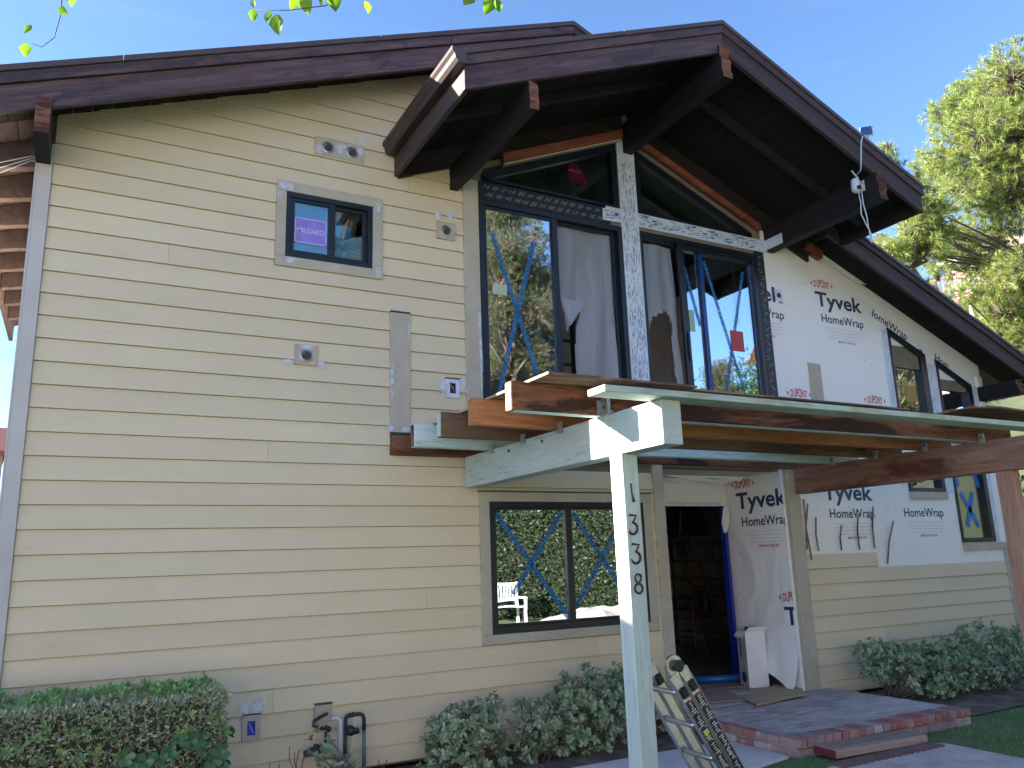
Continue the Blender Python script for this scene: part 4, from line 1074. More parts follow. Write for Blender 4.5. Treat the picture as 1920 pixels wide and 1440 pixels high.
for ch, z, x in (('1', 2.012, 3.190), ('3', 1.808, 3.183), ('3', 1.622, 3.192), ('8', 1.434, 3.194)):
    m_ = MB()
    for pts, rs in digit(ch): m_.tube([(x + p[0] + 0.006, -2.464, z + p[1]) for p in pts], rs, 7)
    o_ = m_.build("house_number", bronze, PO, smooth=True)
# loose plywood lying on the joists
for (x0, x1, y0, y1, z0, zt, mat, lb) in ((2.57, 3.80, -2.50, -1.28, 2.756, 2.772, 'ply', "brown plywood sheet overhanging the left joist ends"),
        (2.60, 3.79, -1.27, -0.06, 2.756, 2.770, 'ply', "brown plywood sheet against the siding, behind the overhanging one"),
        (3.81, 6.24, -2.42, -1.2, 2.756, 2.770, 'ply', "long brown plywood sheet in the middle of the canopy"),
        (6.25, 8.0, -1.9, -0.4, 2.756, 2.770, 'ply', "brown plywood sheet on the right end of the canopy")):
    m_ = MB(); m_.box(x0, x1, y0, y1, z0, zt, 0, None, 1); o_ = m_.build("plywood_sheet", [M[mat], M['ply_light']], None)
    tag(o_, lb, "plywood")
m_ = MB(); m_.prism([(6.80, 2.775), (7.2, 2.80), (8.3, 2.775), (8.3, 2.79), (7.2, 2.816), (6.80, 2.788)], -2.62, -2.0); tag(m_.build("plywood_sheet", M['tan_x'], None), "warped grey brown offcut lying on top at the right end of the canopy", "plywood")

# ------------------------------------------------------------------ brick porch
PC = empty("porch", (6.3, -0.8, 0), "low brick porch in front of the open entry", "porch")
mortar = plain("grey_mortar", (0.5, 0.46, 0.45), 0.95, 0, 0.2, 12, 0.4)
bm_ = []
for i, c in enumerate([(0.36, 0.21, 0.19), (0.42, 0.27, 0.25), (0.34, 0.25, 0.25), (0.52, 0.42, 0.38), (0.40, 0.15, 0.13)]):
    m, t, b, out = new_mat("worn_brick_" + ["dark", "red", "plum", "buff", "bright"][i])
    v = coord(t); n = noise_n(t, v, 9, 8, 0.75); r = ramp(t, [(0.32, tuple(k * 0.6 for k in c)), (0.5, c), (0.60, tuple(k * 0.9 + 0.03 for k in c)), (0.68, (0.58, 0.52, 0.49))])
    t.links.new(n.outputs[0], r.inputs[0]); t.links.new(r.outputs[0], b.inputs['Base Color']); b.inputs['Roughness'].default_value = 0.9
    bump_n(t, b, n.outputs[0], 0.7, 0.02); bm_.append(m)
def pav(i, c):
    m, t, b, out = new_mat("dusty_paver_" + i)
    v = coord(t); n = noise_n(t, v, 6, 8, 0.7); r = ramp(t, [(0.35, c), (0.6, tuple(k * 0.7 + 0.10 for k in c)), (0.75, (0.52, 0.48, 0.50))])
    v2 = coord(t, rnd=False); n2 = noise_n(t, v2, 1.3, 5, 0.6); r2 = ramp(t, [(0.48, (0, 0, 0)), (0.72, (0.8, 0.8, 0.8))]); t.links.new(n2.outputs[0], r2.inputs[0])
    t.links.new(n.outputs[0], r.inputs[0]); c_ = mixc(t, r2.outputs[0], r.outputs[0], (0.62, 0.56, 0.57)); t.links.new(c_, b.inputs['Base Color']); b.inputs['Roughness'].default_value = 0.85
    bump_n(t, b, n.outputs[0], 0.4, 0.01); return m
pm_ = [pav("plum", (0.42, 0.33, 0.34)), pav("rose", (0.54, 0.40, 0.39)), pav("grey", (0.56, 0.51, 0.52))]
m_ = MB(); m_.box(5.325, 7.58, -1.63, 0.02, -0.06, 0.082); m_.box(5.455, 7.195, 0.02, 0.975, -0.06, 0.082); m_.build("mortar_bed", mortar, PC)
def brick(x0, x1, y0, y1, z0, z1, mats, r_=0.007, jit=0.004):
    j = lambda s=jit: random.uniform(-s, s)
    m_ = MB(); x0 += j(); x1 += j(); y0 += j(); z1 += j(0.003)
    m_.box(x0, x1, y0, y1, z0, z1); return m_.build("brick", random.choice(mats), PC, bevel=r_)
n = 22
for i in range(n):          # front: soldier course above, broken stretcher course below
    x = 5.30 + i * (2.30 / n)
    brick(x + 0.006, x + 2.30 / n - 0.006, -1.665, -1.46, 0.035, 0.10, bm_)
for i in range(11):
    x = 5.305 + i * 0.209; brick(x + 0.006, x + 0.203, -1.65, -1.55, -0.05, 0.022, bm_)
for i in range(12):         # left side: stretchers in two courses
    y = -1.66 + 0.0 + i * 0.138
    if i: brick(5.295, 5.39, y + 0.075 - 0.005, y + 0.075 + 0.126, 0.035, 0.10, bm_)
for i in range(8):
    y = -1.56 + i * 0.205; brick(5.30, 5.39, y, y + 0.196, -0.05, 0.022, bm_)
yy = -1.452; rr_ = 0
while yy < 0.93:            # top: running bond of pavers
    x = 5.40 - (0.1 if rr_ % 2 else 0); xe = 7.59 if yy < -0.12 else 7.19
    while x < xe - 0.03:
        a = max(x, 5.398 if yy < 0 else 5.46); b = min(x + 0.203, xe)
        if b - a > 0.03: brick(a + 0.003, b - 0.003, yy + 0.003, yy + 0.099, 0.06, 0.0965, pm_, 0.004, 0.0012)
        x += 0.203
    yy += 0.102; rr_ += 1
# plywood on the porch floor, wooden step, box, blue roll
def slab(name, pts, z0, z1, mat, lb, cat, bevel=0.002):
    m_ = MB(); m_.prism(pts, z0, z1, 'z'); return tag(m_.build(name, mat, None, bevel=bevel), lb, cat)
slab("plywood_sheet", [(5.75, 0.05), (6.30, -0.06), (6.62, 0.62), (7.15, 0.55), (7.12, 1.7), (6.2, 1.8)], 0.104, 0.116, M['ply_dusty'], "dusty reddish plywood sheet reaching through the doorway onto the porch", "plywood")
slab("plywood_sheet", [(6.10, -0.42), (6.93, -0.28), (7.25, 0.06), (7.18, 0.38), (6.33, 0.02)], 0.118, 0.130, M['ply_light'], "pale tan plywood offcut lying in front of the white carton", "plywood")
ST = empty("step", (6.0, -1.8, -0.02), "loose timber step board with a dark red left end, in front of the brick porch", "step")
m_ = MB(); p = [(5.46, -1.90), (6.52, -1.955), (6.56, -1.70), (5.48, -1.655)]; m_.prism(p, -0.018, 0.045, 'z'); m_.m[2 + 3] = 1
m_.build("tread", [wood("dusty_step_timber", [(0.30, 0.17, 0.13), (0.42, 0.29, 0.24), (0.52, 0.43, 0.40)], 'x', None, 0.8, 0.3, 9), plain("dark_red_paint", (0.16, 0.02, 0.04), 0.6)], ST, bevel=0.003)
BX = empty("cardboard_carton", (7.25, 0.6, 0.1), "white open carton with blue print standing by the doorway", "box")
ca = plain("white_carton", (0.82, 0.82, 0.86), 0.6, 0, 0.06); cb = plain("grey_carton_side", (0.50, 0.48, 0.48), 0.7)
bx = [(6.90, 0.50), (7.13, 0.42), (7.19, 0.62), (6.96, 0.70)]
m_ = MB()
zt = 0.71
vs = [(x, y, 0.1) for x, y in bx] + [(x, y, zt) for x, y in bx]
m_.add(vs, [(0, 1, 5, 4), (1, 2, 6, 5), (2, 3, 7, 6), (3, 0, 4, 7), (0, 3, 2, 1)]); m_.m[3] = 1
m_.build("body", [ca, cb], BX)
for (i, j, dx, dy, dz) in ((0, 1, 0.03, -0.05, 0.055), (1, 2, 0.08, 0.03, 0.05), (3, 0, -0.07, -0.02, -0.06)):
    m_ = MB(); a, b = bx[i], bx[j]
    q = [(a[0], a[1], zt + 0.001), (b[0], b[1], zt + 0.001), (b[0] + dx * 0.8, b[1] + dy * 0.8, zt + dz), (a[0] + dx * 0.9, a[1] + dy, zt + dz)]
    m_.add(q + [(x, y, z + 0.004) for x, y, z in q], [(0, 1, 2, 3), (7, 6, 5, 4), (0, 4, 5, 1), (1, 5, 6, 2), (2, 6, 7, 3), (3, 7, 4, 0)])
    m_.build("flap", [ca], BX)
m_ = MB()
def onleft(u, z): a, b = Vector(bx[0]), Vector(bx[3]); q = a + (b - a) * (1 - u); nn = Vector((-0.0016, -0.0005)); return (q.x + nn.x, q.y + nn.y, z)
m_.add([onleft(0.25, 0.42), onleft(0.42, 0.42), onleft(0.42, 0.64), onleft(0.25, 0.64)], [(0, 1, 2, 3)])
m_.build("carton_print", [plain("navy_carton_ink_bar", (0.03, 0.04, 0.16)), M['ink_grey']], BX); m_ = MB()
m_.add([onleft(0.5 + 0.28 * math.cos(R(k * 24)), 0.21 + 0.062 * math.sin(R(k * 24))) for k in range(15)], [tuple(range(15))])
m_.build("carton_print", plain("navy_carton_ink_oval", (0.03, 0.04, 0.16)), BX)
m_ = MB()
for k in range(4): m_.add([onleft(0.52 + k * 0.1, 0.40), onleft(0.55 + k * 0.1, 0.40), onleft(0.55 + k * 0.1, 0.62), onleft(0.52 + k * 0.1, 0.62)], [(0, 1, 2, 3)], 1)
m_.build("fine_print", [M['ink_grey'], M['ink_grey']], BX, kind="stuff")
m_ = MB(); m_.box(7.0, 7.1, 0.52, 0.6, 0.55, 0.76); m_.tube([(7.06, 0.5, 0.73), (7.06, 0.56, 0.73)], 0.03, 12); tag(m_.build("tool_case", plain("black_plastic_tool", (0.02, 0.02, 0.025), 0.4), None), "dark tool sticking out of the white carton", "tool")
m_ = MB(); m_.tube([(6.55, 1.05, 0.16), (7.0, 0.88, 0.16), (7.12, 0.85, 0.16)], 0.045, 12); m_.tube([(6.4, 1.2, 0.13), (6.9, 0.95, 0.13)], 0.02, 8)
tag(m_.build("plastic_roll", plain("blue_plastic_roll", (0.01, 0.12, 0.42), 0.3), None, smooth=True), "blue roll of plastic on the threshold beside the white carton", "roll")

# ------------------------------------------------------------------ things inside the hall: scaffold, step ladder
def scaffold(x, y, z, w_, d_, h):
    S_ = empty("scaffold_tower", (x, y, z), "rust-red baker scaffold standing inside the dark doorway", "scaffold")
    rm = plain("rusty_red_tube", (0.15, 0.055, 0.045), 0.5)
    for dx in (0, w_):
        m_ = MB()
        for dy in (0, d_): m_.tube([(x + dx, y + dy, z + 0.1), (x + dx, y + dy, z + h)], 0.022, 8)
        for k in range(6): m_.tube([(x + dx, y, z + 0.25 + k * (h - 0.3) / 5), (x + dx, y + d_, z + 0.25 + k * (h - 0.3) / 5)], 0.014, 6)
        m_.build("end_frame", rm, S_)
        for dy in (0, d_):
            m_ = MB(); m_.disc((x + dx, y + dy, z + 0.055), (0, 1, 0), 0.05, 14, 0.03); m_.build("caster", M['interior_dark'], S_)
    for hh, th in ((0.55, 0.04), (1.0, 0.03), (h - 0.1, 0.07)):
        m_ = MB(); m_.box(x, x + w_, y - 0.01, y + 0.03, z + hh, z + hh + th); m_.build("side_rail", rm, S_)
        m_ = MB(); m_.box(x, x + w_, y + d_ - 0.03, y + d_ + 0.01, z + hh, z + hh + th); m_.build("side_rail", rm, S_)
    m_ = MB(); m_.box(x + 0.02, x + w_ - 0.02, y, y + d_, z + 0.6, z + 0.63); m_.build("platform", M['ply'], S_)
    m_ = MB(); m_.tube([(x + w_ - 0.22, y, z + h - 0.12), (x + w_ - 0.22, y, z + h - 0.3), (x + w_ - 0.12, y, z + h - 0.42), (x + w_, y, z + h - 0.45)], 0.012, 6); m_.build("brace", rm, S_)
scaffold(8.55, 3.3, 0.1, 0.72, 1.3, 1.75)
LD = empty("step_ladder", (8.3, 2.9, 0.1), "dark step ladder leaning beside the red scaffold in the hall", "ladder")
lm = plain("dark_ladder_fibreglass", (0.10, 0.06, 0.045), 0.5)
for dy in (0, 0.4):
    m_ = MB(); m_.bar((8.15, 2.85 + dy, 2.0), (8.85, 2.85 + dy, 0.1), 0.03, 0.07); m_.build("rail", lm, LD)
for k in range(7):
    f_ = k / 7 + 0.1; m_ = MB(); m_.box(8.15 + 0.7 * f_ - 0.04, 8.15 + 0.7 * f_ + 0.04, 2.85, 3.25, 2.0 - 1.9 * f_, 2.02 - 1.9 * f_); m_.build("rung", lm, LD)
m_ = MB(); m_.tube([(8.75, 3.25, 0.76), (8.75, 3.25, 1.05)], [0.13, 0.16], 16); tag(m_.build("bucket", plain("black_bucket", (0.015, 0.015, 0.015), 0.4), None), "black bucket standing on the scaffold platform in the hall", "bucket")
m_ = MB(); m_.prism([(7.9, 1.9), (8.5, 1.9), (8.42, 2.15), (8.3, 2.35), (7.95, 2.33)], 2.7, 3.0); tag(m_.build("work_light", plain("black_lamp_housing", (0.01, 0.01, 0.012), 0.5), None, bevel=0.02), "black hood on top of the ladder in the hall", "lamp")

# ------------------------------------------------------------------ folding aluminium ladder leaning on the post
LA = empty("folding_ladder", (3.7, -2.25, 0), "folded aluminium multi-position ladder with black warning labels leaning behind the pale green post", "ladder")
alu = plain("brushed_aluminium", (0.52, 0.52, 0.53), 0.30, 0.85, 0.08, 30)
blk = plain("black_ladder_plastic", (0.012, 0.013, 0.016), 0.4)
top = Vector((3.63, -2.20, 0.90)); foot = Vector((4.13, -2.30, -0.03))
d_ = (foot - top).normalized(); sdir = Vector((0, 1, 0)); fwd = d_.cross(sdir).normalized()   # fwd: across the pair of rails
if fwd.x < 0: fwd = -fwd
for k, (off, yo) in enumerate(((-0.045, 0), (0.045, 0), (-0.045, 0.36), (0.045, 0.36))):
    a = top + fwd * off + Vector((0, yo, 0)); b = foot + fwd * off + Vector((0, yo, 0))
    m_ = MB(); m_.bar(a + d_ * 0.12, b, 0.028, 0.075, side=fwd)
    for s_ in (-1, 1): m_.bar(a + d_ * 0.12 + fwd * (0.036 * s_) + Vector((0, -0.018, 0)), b + fwd * (0.036 * s_) + Vector((0, -0.018, 0)), 0.012, 0.006, side=fwd)
    rl = m_.build("rail", alu, LA, bevel=0.002)
    if yo == 0:
        for j in range(7):
            t0 = 0.27 + 0.10 * j
            if j == 6: continue
            c0 = a + d_ * t0 + Vector((0, -0.0252, 0)); c1 = a + d_ * (t0 + 0.092) + Vector((0, -0.0252, 0))
            m_ = MB(); m_.add([c0 - fwd * 0.026, c0 + fwd * 0.026, c1 + fwd * 0.026, c1 - fwd * 0.026], [(0, 1, 2, 3)], 0)
            for q in range(5):
                u = 0.014 + q * 0.016; wq = random.uniform(0.008, 0.022)
                p0 = c0 + d_ * u + Vector((0, -0.0008, 0)); s_ = random.choice((-1, 1)) * random.uniform(0, 0.006)
                m_.add([p0 - fwd * wq + fwd * s_, p0 + fwd * wq + fwd * s_, p0 + fwd * wq + fwd * s_ + d_ * 0.007, p0 - fwd * wq + fwd * s_ + d_ * 0.007], [(0, 1, 2, 3)], 1)
            if j in (0, 4):
                p0 = c0 + d_ * 0.008 + Vector((0, -0.001, 0)); m_.add([p0 + fwd * (0.018 * math.cos(R(30 * q))) + d_ * (0.007 * math.sin(R(30 * q))) for q in range(12)], [tuple(range(12))], 2)
            if j == 2 and k == 0:
                p0 = c0 + d_ * 0.02 + Vector((0, -0.001, 0)); m_.add([p0 - fwd * 0.022, p0 + fwd * 0.022, p0 + fwd * 0.022 + d_ * 0.03, p0 - fwd * 0.022 + d_ * 0.03], [(0, 1, 2, 3)], 3)
            m_.build("warning_label", [blk, plain("label_white", (0.6, 0.6, 0.6)), plain("label_red", (0.55, 0.12, 0.1)), plain("label_yellow", (0.6, 0.5, 0.05))], rl)
for yo in (0, 0.36):
    c = top + Vector((0, yo, 0))
    m_ = MB(); m_.disc(c + d_ * 0.03, (0, 1, 0), 0.068, 28, 0.030); m_.build("hinge_disc", alu, LA, smooth=False)
    m_ = MB(); m_.disc(c + d_ * 0.03 + Vector((0.012, -0.032, 0)), (0, 1, 0), 0.040, 20, 0.034, 0, 0.036); m_.build("hinge_knob", blk, LA)
    for s_ in (-1, 1):
        m_ = MB(); q = c + fwd * 0.045 * s_
        m_.bar(q + d_ * 0.075, q + d_ * 0.17, 0.033, 0.082, side=fwd)
        for rv in (-1, 1): m_.disc(q + d_ * 0.10 + fwd * 0.022 * rv + Vector((0, -0.019, 0)), (0, 1, 0), 0.005, 8, 0.006)
        m_.build("hinge_bracket", alu, LA, bevel=0.002)
        m_ = MB(); m_.bar(q + d_ * 0.17 + Vector((0, -0.02, 0)), q + d_ * 0.245 + Vector((0, -0.02, 0)), 0.035, 0.062, side=fwd); m_.build("lock_knob", blk, LA, bevel=0.012)
    m_ = MB(); m_.bar(c + d_ * 0.06 - fwd * 0.055, c + d_ * 0.09, 0.026, 0.03, side=fwd); m_.build("hinge_arm", alu, LA)
for k in range(4):
    for off in (-0.045,):
        p0 = top + fwd * off + d_ * (0.20 + 0.25 * k)
        m_ = MB(); m_.tube([p0 + Vector((0, 0.0, 0)), p0 + Vector((-0.02, 0.06, -0.01)), p0 + Vector((-0.02, 0.30, -0.01)), p0 + Vector((0, 0.36, 0))], 0.019, 10); m_.build("rung", alu, LA, smooth=True)

# ------------------------------------------------------------------ gas pipes
GP = empty("gas_pipe_riser", (1.95, -0.15, 0), "dark iron pipe loop with black valves and a white pipe standing by the siding", "pipes")
iron = plain("dark_iron_pipe", (0.055, 0.04, 0.04), 0.45, 0.4, 0.3, 30); tealp = plain("teal_painted_pipe", (0.07, 0.16, 0.19), 0.5, 0, 0.3, 20)
whp = plain("pale_pipe", (0.55, 0.60, 0.65), 0.4); bval = plain("black_valve", (0.015, 0.018, 0.025), 0.35)
m_ = MB(); m_.tube([(1.99, -0.15, 0.445), (2.10, -0.15, 0.452), (2.13, -0.15, 0.44), (2.14, -0.15, 0.41), (2.141, -0.15, 0.33)], 0.016, 10); m_.tube([(1.99, -0.15, 0.445), (1.99, -0.15, -0.03)], 0.016, 10); m_.build("pipe", iron, GP, smooth=True)
m_ = MB(); m_.tube([(2.141, -0.15, 0.335), (2.145, -0.15, -0.03)], 0.015, 10); m_.build("pipe", tealp, GP, smooth=True)
m_ = MB(); m_.tube([(1.88, -0.13, 0.43), (1.92, -0.15, 0.445), (1.945, -0.16, 0.42), (1.947, -0.16, -0.03)], 0.018, 10); m_.build("pipe", whp, GP, smooth=True)
m_ = MB(); m_.tube([(1.86, -0.08, 0.47), (1.80, -0.12, 0.46), (1.74, -0.15, 0.44), (1.73, -0.16, 0.41), (1.78, -0.17, 0.39), (1.83, -0.17, 0.37)], 0.014, 10); m_.tube([(1.83, -0.17, 0.40), (1.82, -0.17, -0.03)], 0.012, 8); m_.disc((1.85, -0.16, 0.37), (0, 1, 0), 0.022, 12, 0.03); m_.build("pipe", iron, GP, smooth=True)
m_ = MB(); m_.tube([(2.0, -0.17, 0.345), (2.04, -0.18, 0.335), (2.05, -0.18, 0.335), (2.09, -0.19, 0.33)], [0.04, 0.036, 0.026, 0.02], 12); m_.build("valve", bval, GP, smooth=True)
m_ = MB(); m_.tube([(1.80, -0.18, 0.24), (1.76, -0.18, 0.235), (1.70, -0.18, 0.225), (1.66, -0.18, 0.215)], [0.03, 0.034, 0.03, 0.022], 12); m_.disc((1.75, -0.18, 0.262), (0, 0, 1), 0.02, 10, 0.03); m_.build("valve", bval, GP, smooth=True)
m_ = MB(); m_.disc((2.05, -0.15, 0.452), (1, 0, 0), 0.021, 10, 0.02); m_.disc((2.02, -0.15, 0.45), (1, 0, 0), 0.02, 10, 0.015); m_.build("coupling", iron, GP)
m_ = MB(); m_.tube([(2.055, -0.16, 0.44), (2.06, -0.17, 0.35), (2.03, -0.18, 0.2), (2.0, -0.18, 0.0)], 0.005, 6); m_.build("cable", whp, GP)

# ------------------------------------------------------------------ security camera and solar panel
SCm = empty("security_camera", (7.36, -1.45, 5.5), "white dome security camera on the side of the right gable beam", "camera")
whp2 = plain("white_camera_plastic", (0.62, 0.66, 0.75), 0.35)
m_ = MB(); m_.tube([(7.355, -1.45, 5.50), (7.27, -1.46, 5.50)], 0.03, 12); m_.box(7.345, 7.362, -1.49, -1.41, 5.45, 5.57); m_.build("bracket", whp2, SCm)
m_ = MB(); m_.tube([(7.25, -1.46, 5.575), (7.25, -1.46, 5.56), (7.25, -1.46, 5.50), (7.25, -1.46, 5.45), (7.25, -1.46, 5.425), (7.25, -1.46, 5.41)], [0.03, 0.045, 0.05, 0.05, 0.036, 0.012], 18); m_.build("housing", whp2, SCm, smooth=True)
m_ = MB(); m_.disc((7.235, -1.508, 5.455), (0.3, 1, 0.3), 0.024, 16, 0.02); m_.build("lens", bval, SCm)
m_ = MB(); m_.tube([(7.28, -1.48, 5.58), (7.20, -1.47, 5.66)], 0.009, 8); m_.build("antenna", whp2, SCm)
SP = empty("solar_panel", (7.50, -1.68, 6.05), "small blue solar panel on a stalk at the gable rake edge", "solar panel")
sp = [Vector(p) for p in ((7.26, -1.60, 6.02), (7.48, -1.60, 6.10), (7.64, -1.50, 6.30), (7.40, -1.50, 6.22))]
nn = (sp[1] - sp[0]).cross(sp[3] - sp[0]).normalized()
m_ = MB(); m_.add([p for p in sp] + [p - nn * 0.012 for p in sp], [(0, 1, 2, 3), (7, 6, 5, 4)] + [(i, i + 4, (i + 1) % 4 + 4, (i + 1) % 4) for i in range(4)]); m_.build("frame", whp2, SP)
cell = plain("solar_cell", (0.012, 0.03, 0.16), 0.15, 0, 0.1, 5)
for side in (1, -1):
    m_ = MB()
    for i in range(3):
        for j in range(5):
            u0, u1, v0, v1 = 0.05 + i * 0.3, 0.05 + i * 0.3 + 0.285, 0.05 + j * 0.18, 0.05 + j * 0.18 + 0.17
            q = [sp[0] + (sp[1] - sp[0]) * u + (sp[3] - sp[0]) * v + nn * (0.0015 if side > 0 else -0.0135) for u, v in ((u0, v0), (u1, v0), (u1, v1), (u0, v1))]
            m_.add(q, [(0, 1, 2, 3)])
    m_.build("cells", cell, SP)
m_ = MB(); m_.tube([(7.42, -1.55, 6.13), (7.40, -1.63, 5.93)], 0.012, 8); m_.build("stalk", whp2, SP)
m_ = MB(); cpts = [(7.34, -1.59, 6.06), (7.18, -1.67, 5.96), (7.13, -1.68, 5.87), (7.10, -1.68, 5.70), (7.12, -1.64, 5.57), (7.22, -1.52, 5.60)]
m_.tube(cpts, 0.007, 6)
tag(m_.build("cable", whp2, None, smooth=True), "thin white cable running from the solar panel down to the dome camera", "cable")
m_ = MB(); m_.tube([(7.22, -1.50, 5.42), (7.24, -1.50, 5.28), (7.22, -1.50, 5.14), (7.28, -1.50, 5.03), (7.32, -1.50, 4.97), (7.31, -1.50, 4.84)], 0.006, 6); m_.tube([(7.28, -1.50, 5.42), (7.28, -1.50, 5.26), (7.31, -1.50, 5.12), (7.31, -1.50, 5.0), (7.34, -1.50, 4.93), (7.33, -1.50, 4.82)], 0.006, 6)
tag(m_.build("cable", whp2, None, smooth=True), "loop of white cable dangling below the dome camera", "cable")
m_ = MB()
for k in range(3): m_.tube([(-0.44, -0.03, 4.76 + 0.01 * k), (-0.52, -0.04, 4.74 + 0.02 * k), (-0.75, -0.05, 4.56 + 0.05 * k), (-1.6, -0.1, 4.05 + 0.25 * k)], 0.0028, 5)
tag(m_.build("overhead_wire", whp2, None), "thin pale wires meeting the house under the left eave", "wire")

# ------------------------------------------------------------------ vegetation
def leaf_mat(name, cols, rough=0.4, trans=0.25, spec=0.5):
    m, t, b, out = new_mat(name)
    ge = t.nodes.new("ShaderNodeNewGeometry")
    r = ramp(t, [(i / (len(cols) - 1), c) for i, c in enumerate(cols)])
    t.links.new(ge.outputs['Random Per Island'], r.inputs[0])
    t.links.new(r.outputs[0], b.inputs['Base Color']); b.inputs['Roughness'].default_value = rough; b.inputs['Specular IOR Level'].default_value = spec
    tl = t.nodes.new("ShaderNodeBsdfTranslucent"); mx = t.nodes.new("ShaderNodeMixShader"); mx.inputs[0].default_value = trans
    hs = t.nodes.new("ShaderNodeHueSaturation"); hs.inputs['Value'].default_value = 1.6; hs.inputs['Saturation'].default_value = 1.1; t.links.new(r.outputs[0], hs.inputs['Color']); t.links.new(hs.outputs[0], tl.inputs['Color'])
    t.links.new(b.outputs[0], mx.inputs[1]); t.links.new(tl.outputs[0], mx.inputs[2]); t.links.new(mx.outputs[0], out.inputs[0])
    return m
def unit(v): return v / (np.linalg.norm(v, axis=-1, keepdims=True) + 1e-9)
# leaf templates: (points along u=length, w=width, h=lift), faces
LEAF6 = (np.array([[0, 0, 0], [.35, .30, .03], [.75, .42, .0], [1, 0, -.08], [.75, -.42, .0], [.35, -.30, .03], [.6, 0, -.05]]), [(0, 1, 6, 5), (1, 2, 6), (2, 3, 6), (3, 4, 6), (4, 5, 6)])
LEAF4 = (np.array([[0, 0, 0], [.5, .25, .05], [1, 0, 0], [.5, -.25, .05]]), [(0, 1, 2, 3)])
NEEDLE = (np.array([[0, .012, 0], [0, -.012, 0], [1, 0, -.06]]), [(0, 1, 2)])
def scatter_leaves(name, base, direc, up, length, width, tmpl, mat, parent, off=None, kind="stuff"):
    """one mesh of N leaves at base points growing along direc"""
    V0, F0 = tmpl; N = len(base); K = len(V0)
    d = unit(direc); s = unit(np.cross(d, up)); n = np.cross(s, d)
    L = np.broadcast_to(np.asarray(length, float), (N,))[:, None, None]; Wd = np.broadcast_to(np.asarray(width, float), (N,))[:, None, None]
    V = base[:, None, :] + d[:, None, :] * V0[None, :, 0:1] * L + s[:, None, :] * V0[None, :, 1:2] * Wd + n[:, None, :] * V0[None, :, 2:3] * L
    o = np.array(parent_world(parent)); V = (V - o).reshape(-1, 3).astype(np.float32)
    me = bpy.data.meshes.new(name)
    li = []; st = []; to = []; c = 0
    for f in F0: st.append(c); to.append(len(f)); li += f; c += len(f)
    li = (np.array(li)[None] + (np.arange(N) * K)[:, None]).ravel(); st = (np.array(st)[None] + (np.arange(N) * c)[:, None]).ravel(); to = np.tile(to, N)
    me.vertices.add(len(V)); me.vertices.foreach_set('co', V.ravel())
    me.loops.add(len(li)); me.loops.foreach_set('vertex_index', li.astype(np.int32))
    me.polygons.add(len(st)); me.polygons.foreach_set('loop_start', st.astype(np.int32)); me.polygons.foreach_set('loop_total', to.astype(np.int32))
    me.materials.append(mat); me.update(calc_edges=True); me.validate()
    ob = bpy.data.objects.new(name, me); COL.objects.link(ob)
    if parent: ob.parent = parent
    if kind: ob['kind'] = kind
    return ob
def rosettes(C_, axis, nleaf, tilt, rj=0.3):
    """bases and directions for nleaf leaves fanned round each axis"""
    N = len(C_); a = unit(axis); t = unit(np.cross(a, rng.normal(size=(N, 3)))); b = np.cross(a, t)
    ph = (np.arange(nleaf)[None] * 2.4 + rng.uniform(0, 6.28, (N, 1)) + rng.normal(0, rj, (N, nleaf)))[..., None]
    ti = (tilt + rng.normal(0, 0.22, (N, nleaf)))[..., None]
    d = np.cos(ph) * t[:, None] * np.sin(ti) + np.sin(ph) * b[:, None] * np.sin(ti) + a[:, None] * np.cos(ti)
    B = np.repeat(C_[:, None], nleaf, 1) - a[:, None] * (np.arange(nleaf)[None, :, None] * 0.004)
    up = np.repeat(a[:, None], nleaf, 1)
    return B.reshape(-1, 3), d.reshape(-1, 3), up.reshape(-1, 3)
M['pitto'] = leaf_mat("grey_green_pittosporum_leaf", [(0.19, 0.26, 0.15), (0.27, 0.35, 0.21), (0.22, 0.30, 0.17), (0.33, 0.40, 0.27), (0.52, 0.56, 0.45)], 0.38, 0.2)
M['pitto_r'] = leaf_mat("deep_green_pittosporum_leaf", [(0.15, 0.235, 0.125), (0.205, 0.30, 0.165), (0.26, 0.36, 0.20), (0.31, 0.40, 0.25), (0.50, 0.54, 0.42)], 0.33, 0.2)
M['twig'] = plain("grey_brown_twig", (0.13, 0.09, 0.075), 0.85, 0, 0.2, 20)
